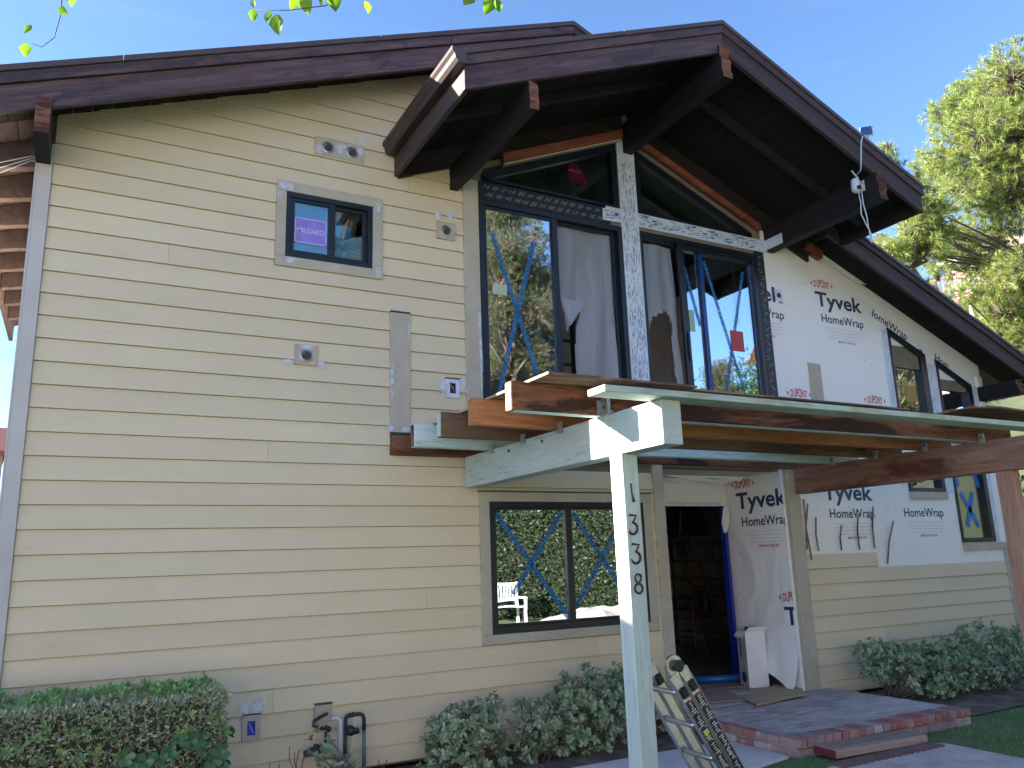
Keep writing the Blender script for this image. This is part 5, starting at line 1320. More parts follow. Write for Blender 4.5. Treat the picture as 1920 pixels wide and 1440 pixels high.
def bush(loc, blobs, nros, leaf, label, mat='pitto', group="shrubs along the foot of the wall", stems=14, nleaf=9, seed=1):
    B_ = empty("pittosporum_shrub", loc, label, "shrub", group)
    r_ = np.random.default_rng(seed)
    bl = np.array(blobs); vol = bl[:, 3] * bl[:, 4] * bl[:, 5]
    idx = r_.choice(len(bl), nros, p=vol ** 0.8 / (vol ** 0.8).sum())
    u = unit(r_.normal(size=(nros, 3))); rad = r_.uniform(0.35, 1.0, (nros, 1)) ** 0.45
    lump = 1 + 0.22 * np.sin(u[:, :1] * 7 + idx[:, None]) * np.cos(u[:, 2:3] * 6)
    P = bl[idx, :3] + u * rad * bl[idx, 3:6] * lump
    ok = (P[:, 2] > 0.0) & (P[:, 1] < -0.03)
    P = P[ok]; u = u[ok]
    ax = u + np.array([0, -0.1, 0.55]) + r_.normal(0, 0.25, u.shape)
    b_, d_2, up_ = rosettes(P, ax, nleaf, 1.05)
    scatter_leaves("foliage", b_, d_2, up_, leaf * rng.uniform(0.6, 1.15, len(b_)), leaf * 0.62 * rng.uniform(0.75, 1.1, len(b_)), LEAF6, M[mat], B_)
    m_ = MB(); k0 = Vector(loc)
    for k in range(stems):
        q = P[r_.integers(len(P))]; q = Vector(q); a = k0 + Vector((r_.uniform(-.1, .1), r_.uniform(-.08, .08), -0.04)); mid = a.lerp(q, 0.5) + Vector((r_.uniform(-.06, .06), r_.uniform(-.06, .06), 0.03))
        m_.tube([a, mid, q], [0.009, 0.006, 0.003], 5)
        for _ in range(3):
            e = Vector(P[r_.integers(len(P))])
            if (e - mid).length < 0.35: m_.tube([mid, mid.lerp(e, 0.5) + Vector((0, 0, 0.02)), e], [0.005, 0.004, 0.002], 4)
    m_.build("stem", M['twig'], B_, smooth=True)
    return B_
bush((2.95, -0.42, -0.02), [(2.85, -0.45, 0.36, .24, .25, .13), (3.02, -0.42, 0.30, .26, .25, .20), (2.72, -0.45, 0.22, .20, .2, .14), (3.12, -0.45, 0.47, .12, .12, .11), (2.58, -0.5, 0.04, .14, .15, .12), (2.95, -0.55, 0.10, .25, .2, .14), (2.62, -0.45, 0.36, .07, .07, .06)], 330, 0.050, "grey green shrub at the foot of the siding, first to the right of the pipes", seed=1)
bush((3.55, -0.45, -0.02), [(3.58, -0.45, 0.25, .17, .2, .15), (3.75, -0.45, 0.15, .22, .22, .16), (3.46, -0.42, 0.40, .09, .1, .08), (3.35, -0.5, 0.08, .2, .15, .14), (3.66, -0.4, 0.40, .10, .1, .08)], 230, 0.050, "low sparse grey green shrub in the gap under the window's left end", seed=2)
bush((4.15, -0.48, -0.02), [(4.02, -0.45, 0.48, .24, .25, .17), (4.25, -0.5, 0.40, .30, .28, .24), (3.88, -0.45, 0.28, .22, .22, .20), (4.5, -0.45, 0.46, .24, .22, .20), (4.1, -0.55, 0.14, .34, .2, .16), (4.12, -0.42, 0.66, .07, .07, .07)], 520, 0.050, "tallest grey green shrub, under the lower window left of the green post", seed=3)
bush((4.85, -0.35, -0.02), [(4.85, -0.35, 0.34, .22, .22, .18), (4.95, -0.35, 0.16, .22, .2, .14)], 150, 0.042, "small shrub seen between the green post and the porch, behind the ladder", seed=4)
bush((2.05, -0.45, -0.02), [(1.72, -0.42, 0.30, .10, .1, .16), (1.80, -0.45, 0.12, .16, .12, .12), (1.95, -0.4, 0.10, .08, .1, .10)], 34, 0.06, "leafy sprig growing in front of the pipes", 'pitto', None, 6, 7, seed=5)
GR = "shrubs right of the porch"
bush((7.95, -0.55, -0.03), [(7.75, -0.55, 0.52, .30, .24, .12), (8.05, -0.55, 0.42, .32, .3, .18), (7.72, -0.6, 0.32, .20, .2, .10), (8.3, -0.6, 0.25, .3, .3, .22)], 330, 0.05, "deep green shrub touching the right end of the brick porch", 'pitto_r', GR, 22, seed=6)
bush((8.75, -0.62, -0.03), [(8.7, -0.6, 0.42, .38, .32, .18), (9.0, -0.62, 0.26, .40, .34, .26), (8.5, -0.75, 0.15, .30, .25, .16)], 420, 0.052, "dense middle shrub of the row right of the porch", 'pitto_r', GR, 16, seed=7)
bush((9.75, -0.6, -0.03), [(9.55, -0.6, 0.55, .34, .3, .20), (9.9, -0.6, 0.42, .42, .32, .26), (10.4, -0.55, 0.40, .34, .3, .24), (9.5, -0.7, 0.15, .40, .3, .2), (10.6, -0.6, 0.1, .3, .3, .2)], 460, 0.052, "tall shrub against the siding beside the redwood post", 'pitto_r', GR, 22, seed=8)
bush((11.6, -0.9, -0.03), [(11.7, -0.9, 0.45, .35, .35, .35)], 120, 0.052, "shrub at the corner board, partly behind the redwood post", 'pitto_r', GR, 8, seed=9)

# clipped hedge, lower left
HD = empty("clipped_hedge", (-0.8, -0.8, -0.03), "clipped brownish hedge with fresh green tips at the lower left", "hedge")
def hedge_points(n, faces):
    P = []; Nn = []
    for _ in range(n):
        x0_, x1_, y0_, y1_, z0_, z1_, nx_, ny_, nz_ = faces[rng.choice(len(faces), p=[f_[9] for f_ in faces])][:9]
        p = np.array([rng.uniform(x0_, x1_), rng.uniform(y0_, y1_), rng.uniform(z0_, z1_)]); nn_ = np.array([nx_, ny_, nz_], float)
        b_ = 0.05 * noise.noise(Vector(p * 2.5)) + 0.02 * noise.noise(Vector(p * 9)) - abs(rng.normal(0, 0.03))
        P.append(p + nn_ * b_); Nn.append(nn_)
    return np.array(P), np.array(Nn)
hf = [(-2.2, 0.90, -1.12, -1.12, 0.30, 0.84, 0, -1, 0, .50), (-2.2, 0.90, -1.12, -0.42, 0.85, 0.85, 0, 0, 1, .30), (0.91, 0.91, -1.12, -0.42, 0.20, 0.85, 1, 0, 0, .20)]
P, Nn = hedge_points(24000, hf)
M['hedge_brown'] = leaf_mat("weathered_hedge_leaf", [(0.25, 0.28, 0.15), (0.40, 0.34, 0.20), (0.24, 0.34, 0.18), (0.46, 0.39, 0.27), (0.28, 0.38, 0.20), (0.60, 0.56, 0.50), (0.34, 0.44, 0.24)], 0.35, 0.15)
dd = Nn * 0.9 + rng.normal(0, 0.75, P.shape) + np.array([0.1, 0, 0.35])
scatter_leaves("clipped_leaves", P, dd, rng.normal(size=P.shape), rng.uniform(0.024, 0.046, len(P)), rng.uniform(0.02, 0.034, len(P)), LEAF4, M['hedge_brown'], HD)
P, Nn = hedge_points(560, [(-2.2, 0.88, -0.98, -0.5, 0.86, 0.87, 0, 0, 1, .74), (-2.2, 0.9, -1.13, -1.13, 0.35, 0.8, 0, -1, 0, .16), (0.92, 0.92, -1.12, -0.7, 0.2, 0.7, 1, 0, 0, .10)])
M['hedge_green'] = leaf_mat("fresh_hedge_shoot", [(0.15, 0.31, 0.12), (0.23, 0.42, 0.15), (0.35, 0.50, 0.16), (0.17, 0.36, 0.18)], 0.35, 0.25)
b_, d2_, up_ = rosettes(P + Nn * 0.01, Nn + np.array([0, 0, 0.5]) + rng.normal(0, 0.3, P.shape), 8, 0.75)
scatter_leaves("fresh_shoots", b_, d2_, up_, rng.uniform(0.035, 0.062, len(b_)), rng.uniform(0.018, 0.026, len(b_)), LEAF6, M['hedge_green'], HD)
P, Nn = hedge_points(70, [(0.35, 0.93, -1.14, -1.14, 0.25, 0.62, 0, -1, 0, .6), (0.93, 0.93, -1.1, -0.7, 0.25, 0.6, 1, 0, 0, .4)])
b_, d2_, up_ = rosettes(P + Nn * 0.02, Nn + np.array([0, 0, 0.2]), 5, 1.1)
M['hedge_dark'] = leaf_mat("broad_dark_hedge_leaf", [(0.05, 0.13, 0.06), (0.08, 0.18, 0.08), (0.08, 0.17, 0.10)], 0.3, 0.2)
scatter_leaves("broad_leaves", b_, d2_, up_, 0.06, 0.05, LEAF6, M['hedge_dark'], HD)
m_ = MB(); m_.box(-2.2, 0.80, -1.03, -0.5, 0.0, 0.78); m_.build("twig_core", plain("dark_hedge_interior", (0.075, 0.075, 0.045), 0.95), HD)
m_ = MB()
for k in range(40):
    x = random.uniform(0.0, 0.9); m_.tube([(0.75, -0.9, 0.3 + random.random() * .3), (0.90 + random.random() * .06, random.uniform(-1.12, -0.5), 0.45 + random.random() * 0.42)], 0.003, 4)
m_.build("twigs", M['twig'], HD)
# dead twigs near the pipes
m_ = MB()
for x, z in ((1.42, 0.20), (1.56, 0.28), (1.60, 0.24), (1.50, 0.12), (2.25, 0.12)):
    m_.tube([(x, -0.3, -0.03), (x + 0.01, -0.3, z * 0.6), (x + 0.03, -0.31, z)], 0.004, 5); m_.tube([(x, -0.3, z * 0.5), (x - 0.04, -0.3, z * 0.8), (x - 0.04, -0.3, z * 1.1)], 0.003, 5)
tag(m_.build("dry_twigs", M['twig'], None), "bare dry twigs sticking up by the electrical box", "twigs")

# grass blades on the lawn by the porch
def grass(name, polys, n, h):
    pts = []
    while len(pts) < n:
        x, y = random.uniform(3.2, 13), random.uniform(-4.2, -0.8)
        if any(inside(p_)(x, y) for p_ in polys) and noise.noise(Vector((x * 1.3, y * 1.3, 5))) > -0.38 + 0.3 * random.random(): pts.append((x, y, -0.044))
    P = np.array(pts); d = rng.normal(0, 0.45, P.shape); d[:, 2] = 1
    o_ = scatter_leaves(name, P, d, rng.normal(size=P.shape), rng.uniform(h * 0.5, h * 1.2, len(P)), 0.006, (np.array([[0, .5, 0], [0, -.5, 0], [1, 0, 0.2]]), [(0, 1, 2)]), M['blade'], None)
    return o_
M['blade'] = leaf_mat("grass_blade", [(0.10, 0.25, 0.09), (0.14, 0.31, 0.11), (0.19, 0.33, 0.14), (0.32, 0.35, 0.20)], 0.5, 0.3)
g1 = grass("lawn_grass", [[(6.66, -1.98), (6.62, -1.68), (7.62, -1.70), (8.6, -1.5), (13, -1.3), (13, -4.2), (6.64, -3.1)]], 30000, 0.035)
g2 = grass("lawn_grass", [[(3.2, -2.4), (5.40, -1.60), (5.44, -1.95), (4.3, -2.36), (3.3, -3.4)]], 9000, 0.03)
# litter on the soil
m_ = MB()
for _ in range(130):
    x = random.uniform(2.3, 5.2) if random.random() < 0.5 else random.uniform(7.6, 11); y = random.uniform(-0.85, -0.1) if x < 6 else random.uniform(-1.6, -0.2)
    s_ = random.uniform(0.006, 0.02); a = random.uniform(0, 3.14); z = -0.008
    c, s2 = math.cos(a) * s_, math.sin(a) * s_
    m_.add([(x - c, y - s2, z), (x + s2 * 0.5, y - c * 0.5, z + s_ * 0.3), (x + c, y + s2, z + 0.002), (x - s2 * 0.5, y + c * 0.5, z)], [(0, 1, 2, 3)])
tag(m_.build("leaf_litter", plain("pale_litter", (0.25, 0.18, 0.13), 0.9, 0, 0.5, 60), None), None, None, None, "stuff")

# pine trees
M['needle'] = leaf_mat("pine_needle", [(0.09, 0.14, 0.03), (0.14, 0.19, 0.04), (0.20, 0.24, 0.055), (0.11, 0.16, 0.045), (0.26, 0.27, 0.085)], 0.5, 0.35)
M['needle_dark'] = leaf_mat("dark_pine_needle", [(0.035, 0.055, 0.02), (0.055, 0.08, 0.028), (0.08, 0.10, 0.04), (0.045, 0.065, 0.025), (0.10, 0.11, 0.05)], 0.5, 0.3)
M['bark'] = plain("pine_bark", (0.11, 0.08, 0.065), 0.9, 0, 0.3, 8, 0.8, 20)
M['candle'] = plain("pine_candle", (0.42, 0.30, 0.13), 0.7)
def pine(root_loc, trunk, blobs, label, ntuft_k=62.0, nlen=0.17, seed=1, needles=34, group="pine trees beyond the right wall", name="pine_tree", tr0=0.26, nmat="needle"):
    T_ = empty(name, root_loc, label, "tree", group)
    r_ = np.random.default_rng(seed); rd = random.Random(seed)
    m_ = MB(); m_.tube(trunk, [tr0 - tr0 * 0.75 * i / (len(trunk) - 1) for i in range(len(trunk))], 10)
    C_ = []; ax = []; br = MB()
    tv = [Vector(t_) for t_ in trunk]
    for bx_, by_, bz_, brd in blobs:
        c = Vector((bx_, by_, bz_)); src = min(tv, key=lambda q: (q - c).length + 0.6 * max(0, q.z - c.z)); k1 = src.lerp(c, 0.5) + Vector((rd.uniform(-.3, .3), rd.uniform(-.3, .3), -0.1))
        m_.tube([src, k1, c], [0.06, 0.035, 0.018], 6)
        n_ = int(ntuft_k * (brd / 0.5) ** 2.1) + 5
        u = unit(r_.normal(size=(n_, 3))); rr = r_.uniform(0.15, 1.0, (n_, 1)) ** 0.5 * brd
        P = np.array(c) + u * rr * np.array([1, 1, 0.85])
        C_.append(P); ax.append(u * 0.8 + np.array([0, 0, 0.5]) + r_.normal(0, 0.3, u.shape))
        for p in P[:: 2]:
            p = Vector(p); q = c.lerp(p, 0.45) + Vector((rd.uniform(-.08, .08),) * 3); br.tube([c, q, p], [0.012, 0.008, 0.005], 4, caps=False)
    m_.build("trunk", M['bark'], T_, smooth=True)
    br.build("twigs", M['twig'], T_, kind="stuff")
    C_ = np.concatenate(C_); ax = unit(np.concatenate(ax)); N = len(C_)
    ph = r_.uniform(0, 6.28, (N, needles, 1)); ti = np.abs(r_.normal(0.95, 0.32, (N, needles, 1)))
    t = unit(np.cross(ax, r_.normal(size=(N, 3)))); b = np.cross(ax, t)
    d = np.cos(ph) * t[:, None] * np.sin(ti) + np.sin(ph) * b[:, None] * np.sin(ti) + ax[:, None] * np.cos(ti)
    B = C_[:, None] + ax[:, None] * r_.uniform(-0.10, 0.03, (N, needles, 1))
    Ln = r_.uniform(0.75, 1.1, N * needles) * nlen
    scatter_leaves("crown", B.reshape(-1, 3), d.reshape(-1, 3), r_.normal(size=(N * needles, 3)), Ln, np.full(N * needles, 0.42), NEEDLE, M[nmat], T_)
    k = r_.random(N) < 0.4
    scatter_leaves("candles", C_[k], ax[k] + np.array([0, 0, .4]), r_.normal(size=(k.sum(), 3)), 0.09, 0.03, LEAF4, M['candle'], T_)
    return T_
PB = [(18.72, 2.34, 12.31, 0.76), (19.5, 3.4, 12.64, 0.68), (19.94, 2.33, 12.37, 0.91), (19.16, 3.9, 12.61, 0.48), (18.85, 4.22, 12.47, 0.34), (17.42, 2.57, 10.73, 0.67), (17.94, 2.08, 10.47, 0.78), (22.6, 3.32, 12.23, 1.15), (17.55, 3.49, 10.75, 0.48), (18.09, 3.19, 10.24, 0.63), (20.19, 5.55, 11.82, 0.42), (19.93, 3.38, 10.3, 0.8), (22.56, 3.66, 10.97, 1.15), (18.68, 4.11, 10.23, 0.43), (20.11, 4.2, 10.11, 0.52), (17.08, 3.71, 8.66, 0.27), (19.55, 4.68, 9.32, 0.39), (21.16, 4.91, 9.68, 0.38), (18.16, 4.98, 8.91, 0.22), (21.03, 4.32, 9.73, 0.37), (19.26, 5.18, 8.72, 0.22), (16.05, 3.74, 9.01, 0.19), (18.72, 5.78, 9.3, 0.25), (17.57, 5.57, 9.18, 0.22), (19.01, 3.63, 7.87, 0.38), (18.18, 2.74, 7.7, 0.34), (21.14, 5.3, 8.13, 0.32), (19.95, 4.17, 7.2, 0.53), (21.62, 4.34, 7.89, 0.84), (22.05, 5.16, 6.99, 0.61), (20.7, 5.09, 6.83, 0.31), (23.02, 4.88, 6.86, 1.02), (19.93, 4.13, 5.82, 0.37)]
pine((21.9, 4.3, -0.05), [(21.9, 4.3, -0.05), (21.7, 4.3, 3), (21.6, 4.25, 6), (21.4, 3.8, 8.5), (21.1, 3.3, 10.8), (20.8, 2.9, 12.8), (20.7, 2.8, 14)], [(a, b, c, d * (1.33 if c > 9.9 else 1.45) + 0.06) for a, b, c, d in PB] + [(19.6, 4.6, 8.4, .6), (20.6, 4.7, 8.9, .6), (21.4, 4.6, 7.4, .8), (20.2, 4.4, 6.4, .6), (18.6, 4.3, 7.6, .45), (17.6, 4.3, 8.5, .5), (18.4, 4.6, 9.2, .5), (19.8, 5.0, 9.5, .6), (17.2, 4.0, 9.5, .4)], "large sunlit long-needled pine filling the upper right", seed=3, ntuft_k=70)
pine((16.2, 4.2, -0.05), [(16.2, 4.2, -0.05), (15.8, 3.9, 4), (15.4, 3.4, 7.5), (14.9, 3.1, 9.2), (14.55, 3.0, 10.0)], [(14.5, 3.2, 9.6, .50), (15.1, 3.1, 8.9, .62), (15.6, 3.0, 8.3, .65), (16.2, 3.3, 8.8, .5), (15.0, 3.6, 7.8, .5), (14.49, 3.09, 9.80, .30), (14.70, 3.07, 9.45, .34), (14.98, 3.0, 9.12, .32), (15.3, 2.95, 8.7, .3), (15.6, 3.4, 8.0, .4), (15.2, 3.9, 7.4, .3), (15.9, 3.2, 7.0, .35), (15.9, 3.6, 6.2, .6), (15.65, 3.8, 7.2, .5), (15.3, 3.4, 7.9, .35), (15.3, 3.0, 8.3, .45)], "slender pine top poking up behind the gable's right rake", seed=5, tr0=0.07)
# reflected pines behind the camera (shared needle meshes)
big = bpy.data.objects["pine_tree"]
def pine_copy(loc, rot, label, sc=1.0):
    c = copy_tree(big); c.location = loc; c.rotation_euler = (0, 0, rot); c.scale = (sc,) * 3; c['label'] = label; c['group'] = "pine trees across the lawn"; return c
MP = []
rd = random.Random(11)
for k in range(58):
    h_ = rd.uniform(3.5, 15.5) if k > 16 else rd.uniform(4.5, 11.5); a = rd.uniform(0, 6.28); r0 = rd.uniform(0.3, 2.6) * (1.25 - h_ / 22)
    MP.append((13.4 + r0 * math.cos(a), -17.5 + r0 * math.sin(a), h_, rd.uniform(0.7, 1.2)))
rp = pine((13.4, -17.5, -0.05), [(13.4, -17.5, -0.05), (13.5, -17.5, 4), (13.3, -17.4, 8), (13.7, -17.5, 15.5)], MP, "tall dense pine across the lawn, straight behind the viewer", ntuft_k=48, nmat='needle_dark', seed=21, needles=26, group="pine trees across the lawn")
c = copy_tree(rp); c.location = (15.0, -22.0, -0.05); c.rotation_euler = (0, 0, 2.0); c.scale = (1.12,) * 3; c['label'] = "pine right behind the straight tall one across the lawn"
for i, (x, y, rot, sc_) in enumerate(((18.0, -20.5, 1.1, 0.95), (9.0, -19.5, 2.4, 1.0), (24.5, -19.0, 4.0, 0.62), (3.5, -19, 5.2, 1.0), (38, -20, 0.5, 1.1), (43, -17, 2.9, 1.1), (33, -24, 3.6, 0.8))):
    c = copy_tree(rp); c.location = (x, y, -0.05); c.rotation_euler = (0, 0, rot); c.scale = (sc_,) * 3
    c['label'] = ["dense pine across the lawn, second from the pink house", "pine across the lawn left of the straight tall one", "pine across the lawn nearest the pink house", "pine at the far left end of the row across the lawn", "pine far to the right across the lawn, past the pink house", "rightmost pine of all across the lawn", "shorter pine in front of the pink house"][i]
# tall clipped hedge across the lawn, bench
HW = empty("tall_hedge", (11, -14.8, -0.05), "tall clipped green hedge across the lawn, seen mirrored in the lower window", "hedge")
n_ = 26000
P = np.stack([rng.uniform(2, 20, n_), np.full(n_, -14.0), rng.uniform(0.0, 4.3, n_)], 1)
P[:, 1] += np.array([0.12 * noise.noise(Vector((p[0] * 1.2, 0, p[2] * 1.2))) for p in P]) - np.abs(rng.normal(0, 0.08, n_))
P2 = np.stack([rng.uniform(2, 20, 4000), rng.uniform(-15.5, -14, 4000), 4.3 + 0.15 * rng.random(4000)], 1); P = np.concatenate([P, P2])
M['hedge_far'] = leaf_mat("glossy_hedge_leaf", [(0.015, 0.038, 0.012), (0.026, 0.06, 0.018), (0.045, 0.08, 0.025), (0.03, 0.055, 0.022)], 0.5, 0.2)
scatter_leaves("foliage", P, np.stack([rng.normal(0, .6, len(P)), rng.uniform(0.2, 1, len(P)), rng.normal(0, .6, len(P))], 1), rng.normal(size=P.shape), 0.11, 0.085, LEAF4, M['hedge_far'], HW)
m_ = MB(); m_.box(2, 20, -15.4, -14.15, -0.04, 4.2); m_.build("twig_core", plain("dark_tall_hedge_interior", (0.02, 0.022, 0.012), 0.95), HW)
BN = empty("garden_bench", (10.2, -13.0, -0.045), "white slatted garden bench in front of the tall hedge, mirrored in the lower window", "bench")
wp = plain("white_bench_paint", (0.75, 0.76, 0.78), 0.5)
for x in (9.55, 10.85):
    for y, h_ in ((-12.72, 0.62), (-13.2, 1.05)):
        m_ = MB(); m_.box(x - 0.03, x + 0.03, y - 0.03, y + 0.03, -0.045, h_); m_.build("leg", wp, BN)
    m_ = MB(); m_.box(x - 0.035, x + 0.035, -13.2, -12.68, 0.62, 0.66); m_.build("armrest", wp, BN)
for k in range(5):
    m_ = MB(); m_.box(9.55, 10.85, -13.16 + k * 0.095, -13.09 + k * 0.095, 0.40, 0.425); m_.build("seat_slat", wp, BN)
for z in (0.55, 0.97):
    m_ = MB(); m_.box(9.58, 10.82, -13.215, -13.18, z, z + 0.07); m_.build("back_rail", wp, BN)
for k in range(11):
    m_ = MB(); m_.box(9.66 + k * 0.105, 9.71 + k * 0.105, -13.205, -13.19, 0.62, 0.97); m_.build("back_slat", wp, BN)

m_ = MB(); q_ = 30
for i in range(q_ + 1):
    for j in range(q_ + 1):
        x = 11.3 + 4.2 * i / q_; y = -12.9 + 2.6 * j / q_; e_ = max(0, 1 - max(abs(2 * i / q_ - 1), abs(2 * j / q_ - 1)) ** 3)
        m_.v.append((x, y, -0.03 + e_ * (0.34 + 0.16 * noise.noise(Vector((x * 1.4, y * 1.4, 1))) + 0.10 * abs(noise.noise(Vector((x * 5, y * 5, 2)))))))
for i in range(q_):
    for j in range(q_): a = i * (q_ + 1) + j; m_.f.append((a, a + q_ + 1, a + q_ + 2, a + 1)); m_.m.append(0)
tag(m_.build("tarpaulin", plain("pinkish_white_tarp", (0.40, 0.34, 0.32), 0.6), None), "crumpled pinkish white tarpaulin over a low heap on the lawn, mirrored in the lower window", "tarpaulin")
# simple house helper for background buildings
def far_house(loc, sx, sy, h, roof_h, wall, roof, label, wins, rotz=0.0, over=0.5, deck=None):
    F_ = empty("house", loc, label, "house"); F_.rotation_euler = (0, 0, rotz)
    def L(mb, name, mat, parent=F_):
        me_o = mb.build(name, mat, None); me_o.parent = parent; return me_o
    mb = MB(); mb.box(-sx / 2, sx / 2, -sy / 2, sy / 2, 0, h); mb.prism([(-sy / 2, h), (sy / 2, h), (0, h + roof_h)], -sx / 2, sx / 2, 'x'); L(mb, "wall", wall)
    for s_ in (-1, 1):
        mb = MB(); k = roof_h / (sy / 2)
        mb.prism([(0, h + roof_h + 0.12), (s_ * (sy / 2 + over), h - over * k + 0.12), (s_ * (sy / 2 + over), h - over * k - 0.02), (0, h + roof_h)], -sx / 2 - over, sx / 2 + over, 'x'); L(mb, "roof", roof)
    for (face, u, z, ww, hh) in wins:
        mb = MB(); gb = MB(); e = 0.06
        if face in ('f', 'b'):
            y = (-sy / 2 if face == 'f' else sy / 2); q = (y - 0.03, y + 0.03)
            ring(mb, u - ww / 2, u + ww / 2, z, z + hh, e, e, e, e, q[0], q[1]); mb.box(u - 0.02, u + 0.02, q[0], q[1], z + e, z + hh - e)
            gb.box(u - ww / 2 + e, u + ww / 2 - e, y - 0.01, y + 0.01, z + e, z + hh - e)
        else:
            x = (-sx / 2 if face == 'l' else sx / 2); 
            for (a, b, c, d__) in ((u - ww / 2, u + ww / 2, z, z + e), (u - ww / 2, u + ww / 2, z + hh - e, z + hh), (u - ww / 2, u - ww / 2 + e, z, z + hh), (u + ww / 2 - e, u + ww / 2, z, z + hh)): mb.box(x - 0.03, x + 0.03, a, b, c, d__)
            gb.box(x - 0.01, x + 0.01, u - ww / 2 + e, u + ww / 2 - e, z + e, z + hh - e)
        wn = L(mb, "window", wall_white); L(gb, "pane", dark_pane, wn)
    return F_, L
wall_white = plain("white_window_trim", (0.7, 0.7, 0.7), 0.6); dark_pane = plain("dark_far_pane", (0.03, 0.035, 0.045), 0.08)
pinkw = plain("pink_stucco", (0.55, 0.32, 0.28), 0.85); tile = plain("red_clay_roof", (0.30, 0.09, 0.06), 0.8, 0, 0.25, 8); greyw = plain("pale_grey_stucco", (0.50, 0.50, 0.54), 0.85)
far_house((41.5, -25.5, 9.4), 9, 7, 4.6, 1.6, pinkw, tile, "pink stucco house on the rise behind the pines across the lawn", [('b', -2.6, 3.0, 1.6, 1.3), ('b', 0.2, 3.0, 1.6, 1.3), ('l', 0.5, 3.0, 1.6, 1.3)], 0.4)
far_house((-12.4, 9.5, -0.05), 5, 16, 4.6, 1.85, greyw, tile, "neighbouring grey house beyond the left edge whose roof shades the garden", [('r', -4, 1.2, 1.6, 1.2), ('r', 0, 1.2, 1.6, 1.2)])
far_house((-5.1, 31.5, -0.05), 4.0, 7, 6.3, 1.3, pinkw, tile, "distant house with a red roof beyond the left corner board", [('r', 0, 3.0, 1.2, 1.2)], 0.15)
cream = plain("cream_stucco", (0.72, 0.68, 0.60), 0.85); whitew = plain("white_stucco", (0.76, 0.75, 0.72), 0.85)  # pale walls of two unseen houses added to bounce sun onto the facade
far_house((-8, -24, -0.05), 17, 9, 5.6, 2.0, cream, tile, "unseen cream two-storey house added behind the viewer to the left to bounce sunlight onto the facade", [('b', -6, 1, 1.6, 1.3), ('b', -2, 1, 1.6, 1.3), ('b', 3, 1, 1.2, 2.0), ('b', -6, 3.6, 1.6, 1.2), ('b', 0, 3.6, 1.6, 1.2), ('b', 5, 3.6, 1.6, 1.2)])
far_house((-29, -22, -0.05), 15, 9, 5.6, 2.0, whitew, tile, "unseen white two-storey house added at the far left behind the viewer to bounce sunlight", [('b', -4, 1, 1.6, 1.3), ('b', 2, 1, 1.6, 1.3), ('b', -4, 3.6, 1.6, 1.2), ('b', 2, 3.6, 1.6, 1.2)])
mb = MB(); mb.box(-60, 1.5, -17.5, -9.5, -0.08, -0.022); mb.build("added_paving", plain("pale_bounce_paving", (0.34, 0.33, 0.32), 0.85, 0, 0.1, 1.5), kind='structure')  # unseen pale paving, added to reflect sunlight toward the shaded front wall
# hillside beyond the right side with a house and a red-railed deck
M['hill'] = ground_mat("dry_green_hillside", [(0.018, 0.028, 0.012), (0.032, 0.042, 0.018), (0.055, 0.055, 0.032)], 0.5)
mb = MB(); nx, ny = 40, 24
for j in range(ny + 1):
    for i in range(nx + 1):
        x = 20 + 70 * i / nx; y = -30 + 75 * j / ny
        h_ = max(0, (x - 21)) * 0.62; h_ = 15.0 * (1 - math.exp(-h_ / 9.0)) * min(1, max(0, (y + 22) / 14)) 
        h_ = h_ * (1 if x < 60 else 1) - 0.06 + 0.5 * noise.noise(Vector((x * 0.2, y * 0.2, 0))) * min(1, max(0, x - 21))
        mb.v.append((x, y, h_))
for j in range(ny):
    for i in range(nx): a = j * (nx + 1) + i; mb.f.append((a, a + 1, a + nx + 2, a + nx + 1)); mb.m.append(0)
mb.build("hill", M['hill'], smooth=True, kind='structure')
redp = plain("red_painted_timber", (0.42, 0.06, 0.05), 0.6)
F_, L_ = far_house((37.3, 9.6, 11.5), 9, 6, 2.5, 1.3, greyw, plain("tan_roof", (0.38, 0.30, 0.22), 0.85, 0, 0.2, 5), "pale hillside house with a red-railed deck behind the pine", [('f', -1.5, 0.9, 1.4, 1.2), ('f', 1.2, 0.5, 1.5, 1.8)], R(-79))
mb = MB(); mb.box(-5.2, 6.5, -5.6, -3.02, -0.15, 0.0); L_(mb, "deck", wall_white)
mb = MB(); mb.box(-5.2, 6.5, -5.66, -5.6, -0.22, 0.02); mb.box(-5.26, -5.2, -5.6, -3.0, -0.22, 0.02); mb.box(-5.2, 6.5, -5.65, -5.58, 1.0, 1.08); mb.box(-5.26, -5.19, -5.6, -3.0, 1.0, 1.08); L_(mb, "rail", redp)
for k in range(65):
    mb = MB(); mb.box(-5.2 + k * 0.18, -5.15 + k * 0.18, -5.64, -5.59, 0.0, 1.0); L_(mb, "baluster", redp)
for k in range(6):
    mb = MB(); mb.tube([(-4.8 + k * 1.7, -5.4, -0.2), (-4.6 + k * 1.7, -5.2, -4)], 0.09, 7); L_(mb, "deck_post", wall_white)

